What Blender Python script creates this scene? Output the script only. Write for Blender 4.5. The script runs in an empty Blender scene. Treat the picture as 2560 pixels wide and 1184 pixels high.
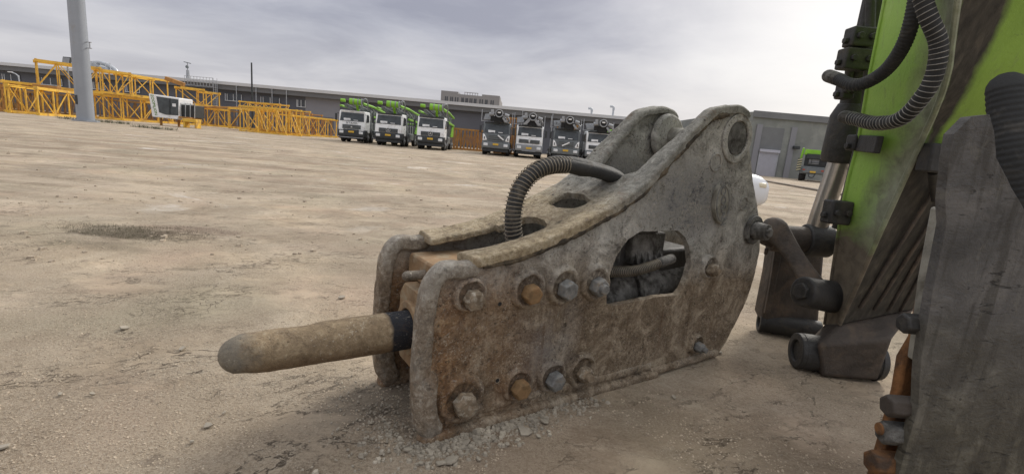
import bpy, bmesh, math, random
import numpy as np
from mathutils import Vector, Matrix, noise as mn
from mathutils.geometry import delaunay_2d_cdt, tessellate_polygon
S = bpy.context.scene
C = S.collection
# ------------------------------------------------------------------ camera
FPX, PITCH, ROLL, HCAM = 1190.0, math.radians(11), math.radians(5), 1.15
cam_d = bpy.data.cameras.new('camera'); cam = bpy.data.objects.new('camera', cam_d); C.objects.link(cam)
cam_d.sensor_width = 36; cam_d.lens = FPX/2560*36; cam_d.clip_start = .05; cam_d.clip_end = 5000
cam.matrix_world = Matrix.Translation((0, 0, HCAM)) @ Matrix.Rotation(math.pi/2-PITCH, 4, 'X') @ Matrix.Rotation(ROLL, 4, 'Z')
S.camera = cam
S.render.resolution_x, S.render.resolution_y = 1024, 473
# ------------------------------------------------------------------ world
SUN_EL, SUN_AZ = math.radians(34), math.radians(38)      # azimuth clockwise from +Y (view direction)
SUNDIR = Vector((math.sin(SUN_AZ)*math.cos(SUN_EL), math.cos(SUN_AZ)*math.cos(SUN_EL), math.sin(SUN_EL)))


class NT:
    def __init__(s, t): s.t = t; s.n = t.nodes; s.l = t.links
    def new(s, typ, **k):
        n = s.n.new(typ)
        for a, b in k.items(): setattr(n, a, b)
        return n
    def put(s, sock, v):
        if hasattr(v, 'is_output'): s.l.new(v, sock)
        elif v is not None:
            if isinstance(v, (tuple, list)) and len(v) == 3 and len(sock.default_value) == 4: v = (*v, 1)
            sock.default_value = v
    def math(s, op, a, b=None, c=None, clamp=False):
        n = s.new('ShaderNodeMath', operation=op, use_clamp=clamp)
        s.put(n.inputs[0], a); s.put(n.inputs[1], b)
        if c is not None: s.put(n.inputs[2], c)
        return n.outputs[0]
    def vmath(s, op, a, b=None):
        n = s.new('ShaderNodeVectorMath', operation=op); s.put(n.inputs[0], a)
        if b is not None: s.put(n.inputs[1], b)
        return n.outputs['Value'] if op in ('DOT_PRODUCT', 'LENGTH', 'DISTANCE') else n.outputs[0]
    def noise(s, vec, scale, detail=4, rough=.55, dist=0, col=False):
        n = s.new('ShaderNodeTexNoise'); s.put(n.inputs['Vector'], vec)
        n.inputs['Scale'].default_value = scale; n.inputs['Detail'].default_value = detail
        n.inputs['Roughness'].default_value = rough; n.inputs['Distortion'].default_value = dist
        return n.outputs['Color' if col else 'Fac']
    def voro(s, vec, scale, feature='F1', rnd=1):
        n = s.new('ShaderNodeTexVoronoi', feature=feature); s.put(n.inputs['Vector'], vec)
        n.inputs['Scale'].default_value = scale; n.inputs['Randomness'].default_value = rnd
        return n
    def ramp(s, fac, *st):
        n = s.new('ShaderNodeValToRGB'); s.put(n.inputs[0], fac); e = n.color_ramp.elements
        while len(e) < len(st): e.new(.5)
        for i, (p, c) in enumerate(st):
            e[i].position = p; e[i].color = (c, c, c, 1) if isinstance(c, (int, float)) else (*c, 1)
        return n.outputs[0]
    def step(s, fac, a, b): return s.ramp(fac, (a, 0), (b, 1)) if a < b else s.ramp(fac, (b, 1), (a, 0))
    def mix(s, f, a, b, mode='MIX'):
        n = s.new('ShaderNodeMix', data_type='RGBA', blend_type=mode)
        s.put(n.inputs[0], f); s.put(n.inputs[6], a); s.put(n.inputs[7], b)
        return n.outputs[2]
    def sep(s, v):
        n = s.new('ShaderNodeSeparateXYZ'); s.put(n.inputs[0], v); return n.outputs
    def comb(s, x, y, z):
        n = s.new('ShaderNodeCombineXYZ')
        for i, v in enumerate((x, y, z)): s.put(n.inputs[i], v)
        return n.outputs[0]
    def bump(s, h, dist, strength=1, normal=None):
        n = s.new('ShaderNodeBump'); s.put(n.inputs['Height'], h); n.inputs['Distance'].default_value = dist
        n.inputs['Strength'].default_value = strength
        if normal is not None: s.l.new(normal, n.inputs['Normal'])
        return n.outputs[0]


W = bpy.data.worlds.new('World'); S.world = W; W.use_nodes = True
w = NT(W.node_tree); w.n.clear()
wo = w.new('ShaderNodeOutputWorld'); bg = w.new('ShaderNodeBackground'); bg.inputs["Strength"].default_value = .097
w.l.new(bg.outputs[0], wo.inputs[0])
sky = w.new('ShaderNodeTexSky', sky_type='NISHITA', sun_disc=False)
sky.sun_elevation = SUN_EL; sky.sun_rotation = SUN_AZ; sky.air_density = 1.3; sky.dust_density = 3
tc = w.new('ShaderNodeTexCoord'); dirv = tc.outputs['Generated']
dx, dy, dz = w.sep(dirv)
den = w.math('ADD', w.math('MAXIMUM', dz, 0), .11)
cv = w.comb(w.math('DIVIDE', dx, den), w.math('DIVIDE', dy, den), 0)
n1 = w.noise(w.vmath('ADD', cv, (3.1, 1.7, 0)), .38, 6, .52, .35)
n2 = w.noise(w.vmath('ADD', cv, (7.7, 4.2, 2)), .9, 7, .6, .5)
nn = w.math('ADD', w.math('MULTIPLY', n1, .68), w.math('MULTIPLY', n2, .32))
cl = w.ramp(nn, (.38, (2.4, 2.45, 3.0)), (.46, (3.25, 3.3, 3.8)), (.53, (4.1, 4.1, 4.5)), (.64, (5.3, 5.25, 5.45)))
low = w.step(dz, .20, .0)
cl = w.mix(w.math('MULTIPLY', low, .62), cl, (5.5, 5.35, 5.4))
rgt = w.step(w.vmath('DOT_PRODUCT', dirv, tuple(Vector((math.sin(math.radians(40)), math.cos(math.radians(40)), .22)).normalized())), .86, 1.0)
cl = w.mix(w.math('MULTIPLY', w.math('POWER', rgt, 1.6), .8), cl, (7.4, 7.4, 7.4))
up = w.step(dz, .42, .95)
cl = w.mix(w.math('MULTIPLY', up, .8), cl, (12.5, 12.4, 12.6))
fin = w.mix(.93, sky.outputs[0], cl)
w.l.new(fin, bg.inputs[0])
# ------------------------------------------------------------------ sun (veiled by cloud)
sl = bpy.data.lights.new('sun', 'SUN'); sl.energy = 1.5; sl.angle = math.radians(14); sl.color = (1, .94, .85)
so = bpy.data.objects.new('sun', sl); C.objects.link(so)
so.rotation_euler = SUNDIR.to_track_quat('Z', 'Y').to_euler()
S.view_settings.view_transform = 'Standard'; S.view_settings.look = 'None'
S.view_settings.exposure = 0.54; S.view_settings.gamma = 1
S.render.engine = 'CYCLES'

# ------------------------------------------------------------------ measuring helpers
def ray(x, y):
    a = (x-1280)/FPX; b = -(y-592)/FPX; c, s = math.cos(ROLL), math.sin(ROLL)
    u = a*c-b*s; v = a*s+b*c; cp, sp = math.cos(PITCH), math.sin(PITCH)
    return Vector((u, cp+v*sp, -sp+v*cp))
def at(x, y, Y):
    d = ray(x, y); return Vector((0, 0, HCAM))+d*(Y/d.y)
def ground_at(x, y, z=0):
    d = ray(x, y); return Vector((0, 0, HCAM))+d*((z-HCAM)/d.z)
def V(*a): return Vector(a)

# ------------------------------------------------------------------ mesh helpers
class MB:
    def __init__(s): s.v = []; s.f = []; s.mi = []; s.m = 0
    def face(s, idx): s.f.append(idx); s.mi.append(s.m)
    def add(s, vs, fs):
        o = len(s.v); s.v += [tuple(p) for p in vs]
        for f in fs: s.face([o+i for i in f])
        return s
    def box(s, c, d, M=None, taper=None):
        x, y, z = d[0]/2, d[1]/2, d[2]/2
        t = taper or 1
        vs = [V(-x, -y, -z), V(x, -y, -z), V(x, y, -z), V(-x, y, -z), V(-x*t, -y*t, z), V(x*t, -y*t, z), V(x*t, y*t, z), V(-x*t, y*t, z)]
        if M is not None: vs = [M @ p for p in vs]
        c = Vector(c)
        return s.add([p+c for p in vs], [(0, 3, 2, 1), (4, 5, 6, 7), (0, 1, 5, 4), (1, 2, 6, 5), (2, 3, 7, 6), (3, 0, 4, 7)])
    def b2(s, a, b): return s.box([(a[i]+b[i])/2 for i in range(3)], [abs(b[i]-a[i]) for i in range(3)])
    def tube(s, pts, r, n=12, caps=True, up=None, flat=None, jit=0, seed=0, round_ends=False, sq=1):
        pts = [Vector(p) for p in pts]
        rs = list(r) if hasattr(r, '__len__') else [r]*len(pts)
        if round_ends:
            t0 = (pts[0]-pts[1]).normalized(); t1 = (pts[-1]-pts[-2]).normalized(); r0, r1 = rs[0], rs[-1]
            pre = [(pts[0]+t0*r0*math.sin(a), r0*math.cos(a)) for a in (1.45, 1.1, .7, .35)]
            post = [(pts[-1]+t1*r1*math.sin(a), r1*math.cos(a)) for a in (.35, .7, 1.1, 1.45)]
            pts = [p for p, _ in pre]+pts+[p for p, _ in post]; rs = [q for _, q in pre]+rs+[q for _, q in post]
        fl = flat or (1, 1)
        t = (pts[1]-pts[0]).normalized()
        ref = Vector(up) if up else (V(0, 0, 1) if abs(t.z) < .9 else V(1, 0, 0))
        a = (ref-t*ref.dot(t)).normalized()
        o = len(s.v); k = len(pts)
        for i, p in enumerate(pts):
            if i == 0: t = pts[1]-pts[0]
            elif i == k-1: t = pts[-1]-pts[-2]
            else: t = (pts[i+1]-pts[i]).normalized()+(pts[i]-pts[i-1]).normalized()
            t.normalize(); a = (a-t*a.dot(t)).normalized(); b = t.cross(a)
            for j in range(n):
                th = 2*math.pi*j/n; ct, st_ = math.cos(th), math.sin(th); q = a*math.copysign(abs(ct)**sq, ct)*fl[0]+b*math.copysign(abs(st_)**sq, st_)*fl[1]
                rr = rs[i]
                if jit: rr *= 1+jit*mn.noise((p+q*rr)*14+V(seed, 0, 0))+jit*.5*mn.noise((p+q*rr)*45+V(seed, 3, 0))
                s.v.append(tuple(p+q*rr))
        for i in range(k-1):
            for j in range(n):
                j2 = (j+1) % n
                s.face([o+i*n+j, o+i*n+j2, o+(i+1)*n+j2, o+(i+1)*n+j])
        if caps:
            s.face([o+j for j in range(n)][::-1]); s.face([o+(k-1)*n+j for j in range(n)])
        return s
    def bar(s, a, b, w, h=None, up=None):
        """square bar from a to b"""
        a = Vector(a); b = Vector(b); h = h or w; t = (b-a).normalized()
        ref = Vector(up) if up else (V(0, 0, 1) if abs(t.z) < .95 else V(0, 1, 0))
        u = (ref-t*ref.dot(t)).normalized(); q = t.cross(u)
        vs = [p+u*(h/2*i)+q*(w/2*j) for p in (a, b) for i, j in ((-1, -1), (-1, 1), (1, 1), (1, -1))]
        return s.add(vs, [(0, 1, 2, 3), (7, 6, 5, 4), (0, 4, 5, 1), (1, 5, 6, 2), (2, 6, 7, 3), (3, 7, 4, 0)])
    def prism(s, poly, d):
        """poly: planar list of 3D points, extruded by vector d"""
        n = len(poly); poly = [Vector(p) for p in poly]; d = Vector(d)
        tri = tessellate_polygon([poly]); o = len(s.v)
        s.v += [tuple(p) for p in poly]+[tuple(p+d) for p in poly]
        for t in tri: s.face([o+i for i in t]); s.face([o+n+i for i in t[::-1]])
        for i in range(n):
            j = (i+1) % n; s.face([o+i, o+j, o+n+j, o+n+i])
        return s
    def disc(s, c, ax, r, h, n=24, r2=None):
        c = Vector(c); ax = Vector(ax).normalized()
        return s.tube([c, c+ax*h], [r, r if r2 is None else r2], n)
    def ring(s, c, ax, r, ri, h, n=28):
        c = Vector(c); ax = Vector(ax).normalized()
        a = ax.orthogonal().normalized(); b = ax.cross(a); o = len(s.v)
        for hh, rr in ((0, r), (h, r), (h, ri), (0, ri)):
            for j in range(n):
                th = 2*math.pi*j/n; s.v.append(tuple(c+ax*hh+(a*math.cos(th)+b*math.sin(th))*rr))
        for k in range(4):
            for j in range(n):
                j2 = (j+1) % n; k2 = (k+1) % 4
                s.face([o+k*n+j, o+k*n+j2, o+k2*n+j2, o+k2*n+j])
        return s
    def build(s, name, mat, parent=None, smooth=35, bevel=0, seg=2, loc=None, fix=True):
        me = bpy.data.meshes.new(name); me.from_pydata(s.v, [], s.f)
        for m in (mat if isinstance(mat, (list, tuple)) else [mat]): me.materials.append(m)
        if max(s.mi, default=0): me.polygons.foreach_set('material_index', s.mi)
        if fix:
            bm = bmesh.new(); bm.from_mesh(me); bmesh.ops.recalc_face_normals(bm, faces=bm.faces); bm.to_mesh(me); bm.free()
        if smooth:
            me.shade_smooth(); me.set_sharp_from_angle(angle=math.radians(smooth))
        o = bpy.data.objects.new(name, me); C.objects.link(o)
        if parent: o.parent = parent
        if loc is not None: o.location = loc
        if bevel:
            b = o.modifiers.new('bevel', 'BEVEL'); b.width = bevel; b.segments = seg; b.limit_method = 'ANGLE'; b.angle_limit = math.radians(35)
            b.harden_normals = False
        return o

def tag(o, label=None, cat=None, group=None, kind=None):
    for k, v in (('label', label), ('category', cat), ('group', group), ('kind', kind)):
        if v: o[k] = v
    return o
def empty(name, loc=(0, 0, 0), rz=0, **k):
    o = bpy.data.objects.new(name, None); C.objects.link(o); o.location = loc; o.rotation_euler.z = rz
    o.empty_display_size = .2
    return tag(o, **k)
def copy_tree(o, parent=None):
    kids = list(o.children)
    c = o.copy(); C.objects.link(c); c.parent = parent
    for k in kids: copy_tree(k, c)
    return c
def text_mesh(body, size, depth, mat, name, parent, M, align='CENTER'):
    cu = bpy.data.curves.new('lettering', 'FONT'); cu.body = body; cu.size = size; cu.extrude = depth; cu.align_x = align; cu.align_y = 'CENTER'
    o = bpy.data.objects.new('lettering', cu); C.objects.link(o)
    me = bpy.data.meshes.new_from_object(o.evaluated_get(bpy.context.evaluated_depsgraph_get()))
    bpy.data.objects.remove(o); bpy.data.curves.remove(cu)
    me.materials.clear(); me.materials.append(mat); me.transform(M)
    r = bpy.data.objects.new(name, me); C.objects.link(r); r.parent = parent
    return r
def spline(pts, n=8):
    pts = [Vector(p) for p in pts]; P = [pts[0]*2-pts[1]]+pts+[pts[-1]*2-pts[-2]]; out = []
    for i in range(1, len(P)-2):
        for k in range(n):
            t = k/n; a, b, c, d = P[i-1:i+3]
            out.append(.5*((2*b)+(c-a)*t+(2*a-5*b+4*c-d)*t*t+(3*b-a-3*c+d)*t**3))
    out.append(pts[-1]); return out
def resample(pts, step):
    L = [0]
    for a, b in zip(pts, pts[1:]): L.append(L[-1]+(b-a).length)
    n = max(2, int(L[-1]/step)); out = []; j = 0
    for i in range(n+1):
        d = L[-1]*i/n
        while j < len(L)-2 and L[j+1] < d: j += 1
        out.append(pts[j].lerp(pts[j+1], (d-L[j])/max(1e-9, L[j+1]-L[j])))
    return out

# ------------------------------------------------------------------ materials
def mat(name, col, rough=.6, metal=0, var=.15, vscale=3, bump=0, bscale=40, dirt=None, dirt_amt=.4, dscale=2, spec=.5):
    m = bpy.data.materials.new(name); m.use_nodes = True; t = NT(m.node_tree); b = t.n['Principled BSDF']
    co = t.new('ShaderNodeTexCoord').outputs['Object']
    c = tuple(col); n = t.noise(co, vscale, 5, .6, .2)
    lo = tuple(x*(1-var) for x in c); hi = tuple(min(1, x*(1+var)) for x in c)
    col_ = t.ramp(n, (.3, lo), (.7, hi))
    if dirt:
        dn = t.noise(co, dscale, 7, .65, .4)
        f = t.math('MULTIPLY', t.step(dn, .62-.3*dirt_amt, .72-.15*dirt_amt), min(1, .4+dirt_amt))
        col_ = t.mix(f, col_, dirt)
        t.l.new(t.ramp(f, (0, rough), (1, .9)), b.inputs['Roughness'])
    else: b.inputs['Roughness'].default_value = rough
    t.l.new(col_, b.inputs['Base Color'])
    b.inputs['Metallic'].default_value = metal; b.inputs['Specular IOR Level'].default_value = spec
    if bump: t.l.new(t.bump(t.noise(co, bscale, 6, .65), bump), b.inputs['Normal'])
    return m
M = {}
M['glass'] = mat('cab_glass', (.06, .07, .075), .12, var=.4, vscale=1.5)
M['white'] = mat('white_paint', (.88, .89, .89), .45, var=.06, dirt=(.42, .38, .32), dirt_amt=.25)
M['dark'] = mat('dark_plastic', (.035, .04, .043), .55, var=.25)
M['darkgrey'] = mat('grey_plastic', (.15, .165, .17), .5, var=.2)
M['midgrey'] = mat('mid_grey_plastic', (.26, .27, .28), .5, var=.15)
M['rubber'] = mat('rubber', (.028, .027, .026), .85, var=.3)
M['green'] = mat('lime_paint', (.22, .50, .03), .42, var=.12, dirt=(.20, .2, .1), dirt_amt=.25)
M['lamp'] = mat('lamp_lens', (.75, .77, .78), .2, var=.2, vscale=9)
M['plate'] = mat('yellow_plate', (.72, .45, .05), .5)
M['chrome'] = mat('bright_metal', (.6, .6, .6), .3, metal=.9)
M['steelgrey'] = mat('grey_steel', (.30, .31, .32), .5, metal=.3, var=.2)
M['orange'] = mat('mast_yellow', (.80, .49, .065), .55, var=.22, vscale=1.2, dirt=(.42, .24, .10), dirt_amt=.35, dscale=1.5)
M['orange2'] = mat('mast_orange', (.42, .215, .06), .6, var=.3, vscale=1.2, dirt=(.3, .13, .04), dirt_amt=.4, dscale=1.5)
M['brownmast'] = mat('brown_primer_mast', (.30, .17, .06), .7, var=.35, vscale=1.5, dirt=(.12, .075, .04), dirt_amt=.4)
M['black'] = mat('hole_shade_black', (.012, .012, .012), .8)  # flat black painted as the dark inside holes and gaps
M['galv'] = mat('galvanised', (.46, .48, .5), .45, metal=.4, var=.1)
M['polem'] = mat('grey_pole_paint', (.30, .325, .36), .5, var=.08, vscale=.6, dirt=(.3, .28, .25), dirt_amt=.15, dscale=.8)
M['lettergreen'] = mat('letter_green', (.12, .28, .02), .5)
M['paper'] = mat('paper', (.8, .82, .84), .8)

# ------------------------------------------------------------------ ground
def ground_material():
    m = bpy.data.materials.new('dusty_concrete_ground'); m.use_nodes = True; t = NT(m.node_tree); b = t.n['Principled BSDF']
    co = t.new('ShaderNodeTexCoord').outputs['Object']
    big = t.noise(co, .35, 5, .6, .6)
    med = t.noise(co, 1.4, 6, .62, .7)
    hue = t.noise(t.vmath('ADD', co, (9, 4, 0)), .9, 4, .5, .4)
    base = t.ramp(med, (.28, (.29, .23, .162)), (.45, (.375, .305, .22)), (.6, (.45, .375, .28)), (.8, (.53, .46, .36)))
    base = t.mix(t.math('MULTIPLY', t.step(hue, .48, .72), .6), base, (.44, .325, .245))
    base = t.mix(t.math('MULTIPLY', t.step(t.noise(t.vmath('ADD', co, (2, 8, 5)), .6, 4, .5, .4), .52, .7), .55), base, (.31, .285, .20))
    base = t.mix(1.0, base, t.ramp(t.noise(t.vmath('ADD', co, (20, 3, 0)), .55, 6, .62, .5), (.34, (.70, .68, .66)), (.5, (1, 1, 1)), (.64, (1.28, 1.26, 1.22))), 'MULTIPLY')
    # peeled skin: smooth crust against coarse aggregate
    sx, sy, sz = t.sep(co)
    sv = t.comb(t.math('MULTIPLY', sx, .55), sy, sz)
    crustn = t.noise(t.vmath('ADD', sv, (1.3, 5.2, 0)), 1.9, 10, .70, .45)
    crust = t.math('MULTIPLY', t.step(crustn, .50, .60), .8)
    grain = t.noise(co, 90, 3, .8)
    grain2 = t.noise(co, 320, 2, .7)
    vor = t.voro(co, 120)
    agg = t.mix(t.step(grain, .42, .60), t.mix(.32, base, (.14, .105, .07)), t.mix(.25, base, (.72, .63, .49)))
    agg = t.mix(t.math('MULTIPLY', t.step(vor.outputs['Distance'], .28, .12), t.step(t.noise(co, 40, 2), .5, .6)), agg, (.58, .52, .43))
    agg = t.mix(t.step(grain2, .63, .7), agg, (.10, .08, .06))
    col = t.mix(crust, agg, base)
    col = t.mix(t.math('MULTIPLY', t.step(grain, .52, .62), .30), col, (.2, .16, .115))
    # dark ragged edges where the crust has broken off
    edge = t.math('MULTIPLY', t.step(crustn, .506, .522), t.step(crustn, .54, .522))
    brk = t.step(t.noise(co, 2.6, 5, .7), .47, .60)
    edge = t.math('MULTIPLY', edge, brk)
    col = t.mix(t.math('MULTIPLY', edge, .45), col, (.12, .09, .065))
    near = t.step(t.math('DIVIDE', t.vmath('LENGTH', co), 60), .16, .05)
    # ragged ledges where thin crust has lifted, running in long wandering lines
    ra = math.radians(28); rx = t.math('ADD', t.math('MULTIPLY', sx, math.cos(ra)*.45), t.math('MULTIPLY', sy, math.sin(ra)*.45))
    ry = t.math('SUBTRACT', t.math('MULTIPLY', sy, math.cos(ra)), t.math('MULTIPLY', sx, math.sin(ra)))
    lv = t.comb(rx, ry, 3.3)
    ln = t.noise(lv, 2.3, 9, .66, .5)
    lmask = t.math('MULTIPLY', t.step(t.noise(t.comb(rx, ry, 8.1), 1.5, 6, .65), .47, .58), t.step(t.noise(co, 7, 5, .7), .42, .52))
    lstep = t.step(ln, .497, .503)
    lline = t.math('MULTIPLY', t.math('MULTIPLY', t.step(ln, .490, .498), t.step(ln, .504, .499)), lmask)
    col = t.mix(t.math('MULTIPLY', t.math('MULTIPLY', lline, .85), near), col, (.075, .055, .038))
    lpale = t.math('MULTIPLY', t.math('MULTIPLY', t.step(ln, .499, .505), t.step(ln, .525, .507)), lmask)
    col = t.mix(t.math('MULTIPLY', lpale, .3), col, (.55, .48, .37))
    ln2 = t.noise(t.comb(rx, ry, 6.6), 6.5, 8, .7, .4)
    l2 = t.math('MULTIPLY', t.math('MULTIPLY', t.step(ln2, .488, .497), t.step(ln2, .506, .499)), t.step(t.noise(t.comb(rx, ry, 1.1), 2.1, 6, .7), .57, .64))
    col = t.mix(t.math('MULTIPLY', t.math('MULTIPLY', l2, .6), near), col, (.09, .066, .045))
    # network of shrinkage cracks in places
    wv = t.vmath('ADD', co, t.vmath('MULTIPLY', t.noise(co, 6, 4, .6, 0, True), (.22, .22, 0)))
    cr = t.voro(wv, 15, 'DISTANCE_TO_EDGE').outputs['Distance']
    crm = t.step(t.noise(t.vmath('ADD', co, (4, 4, 4)), 1.1, 5, .6), .60, .66)
    crk = t.math('MULTIPLY', t.step(cr, .035, .008), t.math('MULTIPLY', crm, t.step(t.noise(co, 5, 4), .42, .58)))
    col = t.mix(t.math('MULTIPLY', crk, .6), col, (.10, .075, .055))
    # pale cement spills and dark oil stains, mostly away from the camera
    dist = t.vmath('LENGTH', co)
    far = t.step(t.math('DIVIDE', dist, 60), .08, .16)
    pv = t.comb(t.math('MULTIPLY', sx, .35), t.math('MULTIPLY', sy, .5), 0)
    stk = t.noise(t.comb(t.math('MULTIPLY', sx, .10), t.math('MULTIPLY', sy, .9), 4.4), 1, 8, .68, .6)
    col = t.mix(t.math('MULTIPLY', t.math('MULTIPLY', t.step(stk, .53, .63), far), .5), col, (.56, .47, .36))
    col = t.mix(t.math('MULTIPLY', t.math('MULTIPLY', t.step(stk, .46, .37), far), .45), col, (.25, .185, .125))
    pale = t.step(t.noise(pv, 1.1, 8, .68, .8), .60, .66)
    col = t.mix(t.math('MULTIPLY', t.math('MULTIPLY', pale, far), .75), col, (.66, .62, .56))
    dk = t.step(t.noise(t.vmath('ADD', pv, (11, 3, 0)), .9, 9, .7, .5), .60, .70)
    col = t.mix(t.math('MULTIPLY', t.math('MULTIPLY', dk, far), .38), col, (.2, .165, .13))
    spots = t.step(t.noise(t.vmath('ADD', co, (0, 0, 7)), 5.5, 3, .55), .69, .73)
    col = t.mix(t.math('MULTIPLY', spots, .45), col, (.11, .085, .065))
    # dark weed-grown soil stain
    mp = ground_at(420, 582)
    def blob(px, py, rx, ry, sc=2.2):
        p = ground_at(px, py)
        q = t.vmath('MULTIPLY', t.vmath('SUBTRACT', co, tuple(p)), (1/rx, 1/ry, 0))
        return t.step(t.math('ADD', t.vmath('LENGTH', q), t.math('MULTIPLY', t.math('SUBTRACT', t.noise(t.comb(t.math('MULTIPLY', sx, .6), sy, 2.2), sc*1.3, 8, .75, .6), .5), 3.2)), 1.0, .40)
    col = t.mix(t.math('MULTIPLY', blob(350, 583, .70, .34), .72), col, (.085, .07, .045))
    col = t.mix(t.math('MULTIPLY', blob(480, 580, .7, .3), .45), col, (.13, .085, .065))
    col = t.mix(t.math('MULTIPLY', blob(240, 612, .6, .25), .4), col, (.13, .11, .07))
    col = t.mix(t.math('MULTIPLY', blob(1750, 1080, .75, .55, 5), .5), col, (.20, .148, .10))  # soft shade of arm and breaker, painted into the ground colour
    col = t.mix(t.math('MULTIPLY', blob(1350, 1180, .6, .3, 5), .45), col, (.20, .15, .105))  # the same painted shade, nearer the camera
    # shadow under the breaker's front, painted into the ground colour
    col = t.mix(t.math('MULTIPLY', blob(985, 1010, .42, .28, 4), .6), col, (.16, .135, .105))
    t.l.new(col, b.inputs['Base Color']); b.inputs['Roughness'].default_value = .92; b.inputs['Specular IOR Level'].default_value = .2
    rough_h = t.math('MULTIPLY', t.math('SUBTRACT', 1, crust), t.math('ADD', t.math('MULTIPLY', grain, .8), t.math('MULTIPLY', grain2, .35)))
    smooth_h = t.math('MULTIPLY', crust, t.math('ADD', 1.0, t.math('MULTIPLY', t.noise(co, 60, 5, .7), .35)))
    hgt = t.math('ADD', rough_h, smooth_h)
    hgt = t.math('SUBTRACT', hgt, t.math('MULTIPLY', crk, 1.2))
    hgt = t.math('ADD', hgt, t.math('MULTIPLY', t.noise(co, 9, 5, .6), 1.6))
    hgt = t.math('ADD', hgt, t.math('MULTIPLY', t.math('MULTIPLY', lstep, lmask), .8)); hgt = t.math('SUBTRACT', hgt, t.math('MULTIPLY', t.math('MAXIMUM', lline, l2), 1.2))
    t.l.new(t.bump(hgt, .012, .9), b.inputs['Normal'])
    return m
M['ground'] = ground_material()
def gz(x, y):
    """height of the ground sheet"""
    d = math.hypot(x, y)
    f = max(0, 1-d/14)
    z = f*.010*mn.noise(V(x*1.3, y*1.3, 0))+f*.005*mn.noise(V(x*5, y*5, 2))-.003
    mp = ground_at(420, 582); q = ((x-mp.x)/1.3)**2+((y-mp.y)/.4)**2
    z += .025*math.exp(-q*1.5)*(1+.6*mn.noise(V(x*4, y*4, 5)))
    return z
def build_ground():
    # one sheet: fine near the camera, coarse to the horizon
    xs = list(np.arange(-6, 6.01, .04)); ys = list(np.arange(.4, 8.01, .04))
    ex = [6.5, 7.5, 9, 12, 16, 24, 40, 70, 130, 300, 800, 2500]
    X = [-q for q in ex[::-1]]+xs+ex
    Y = [-2500, -800, -200, -60, -20, -8, -3, -1, 0]+ys+[8.5, 9.2, 10.5, 12.5, 16, 22, 34, 60, 110, 200, 500, 1200, 2500]
    nx = len(X); vs = [(x, y, gz(x, y)) for y in Y for x in X]
    fs = [(j*nx+i, j*nx+i+1, (j+1)*nx+i+1, (j+1)*nx+i) for j in range(len(Y)-1) for i in range(nx-1)]
    mb = MB(); mb.v = vs; mb.f = fs; mb.mi = [0]*len(fs)
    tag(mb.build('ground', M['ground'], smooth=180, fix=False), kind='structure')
build_ground()

# loose chips, flakes and pebbles
def stone(mb, c, r, rnd, flat=.6, n=6):
    o = len(mb.v); ang = rnd.random()*6.28
    rr = [r*(.65+.6*rnd.random()) for _ in range(n)]
    top = [r*flat*(.5+.5*rnd.random()) for _ in range(n)]
    for k in range(n):
        a = ang+6.283*k/n; mb.v.append((c[0]+rr[k]*math.cos(a), c[1]+rr[k]*math.sin(a), c[2]-.3*r*flat))
    for k in range(n):
        a = ang+6.283*k/n+.15; q = .72; mb.v.append((c[0]+q*rr[k]*math.cos(a), c[1]+q*rr[k]*math.sin(a), c[2]+top[k]))
    mb.face([o+n+k for k in range(n)])
    for k in range(n): mb.face([o+k, o+(k+1) % n, o+n+(k+1) % n, o+n+k])
M['chip'] = mat('concrete_chip', (.35, .31, .245), .9, var=.35, vscale=9, bump=.003, bscale=80)
M['pebble'] = mat('pebble', (.40, .33, .245), .9, var=.45, vscale=14)
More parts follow.
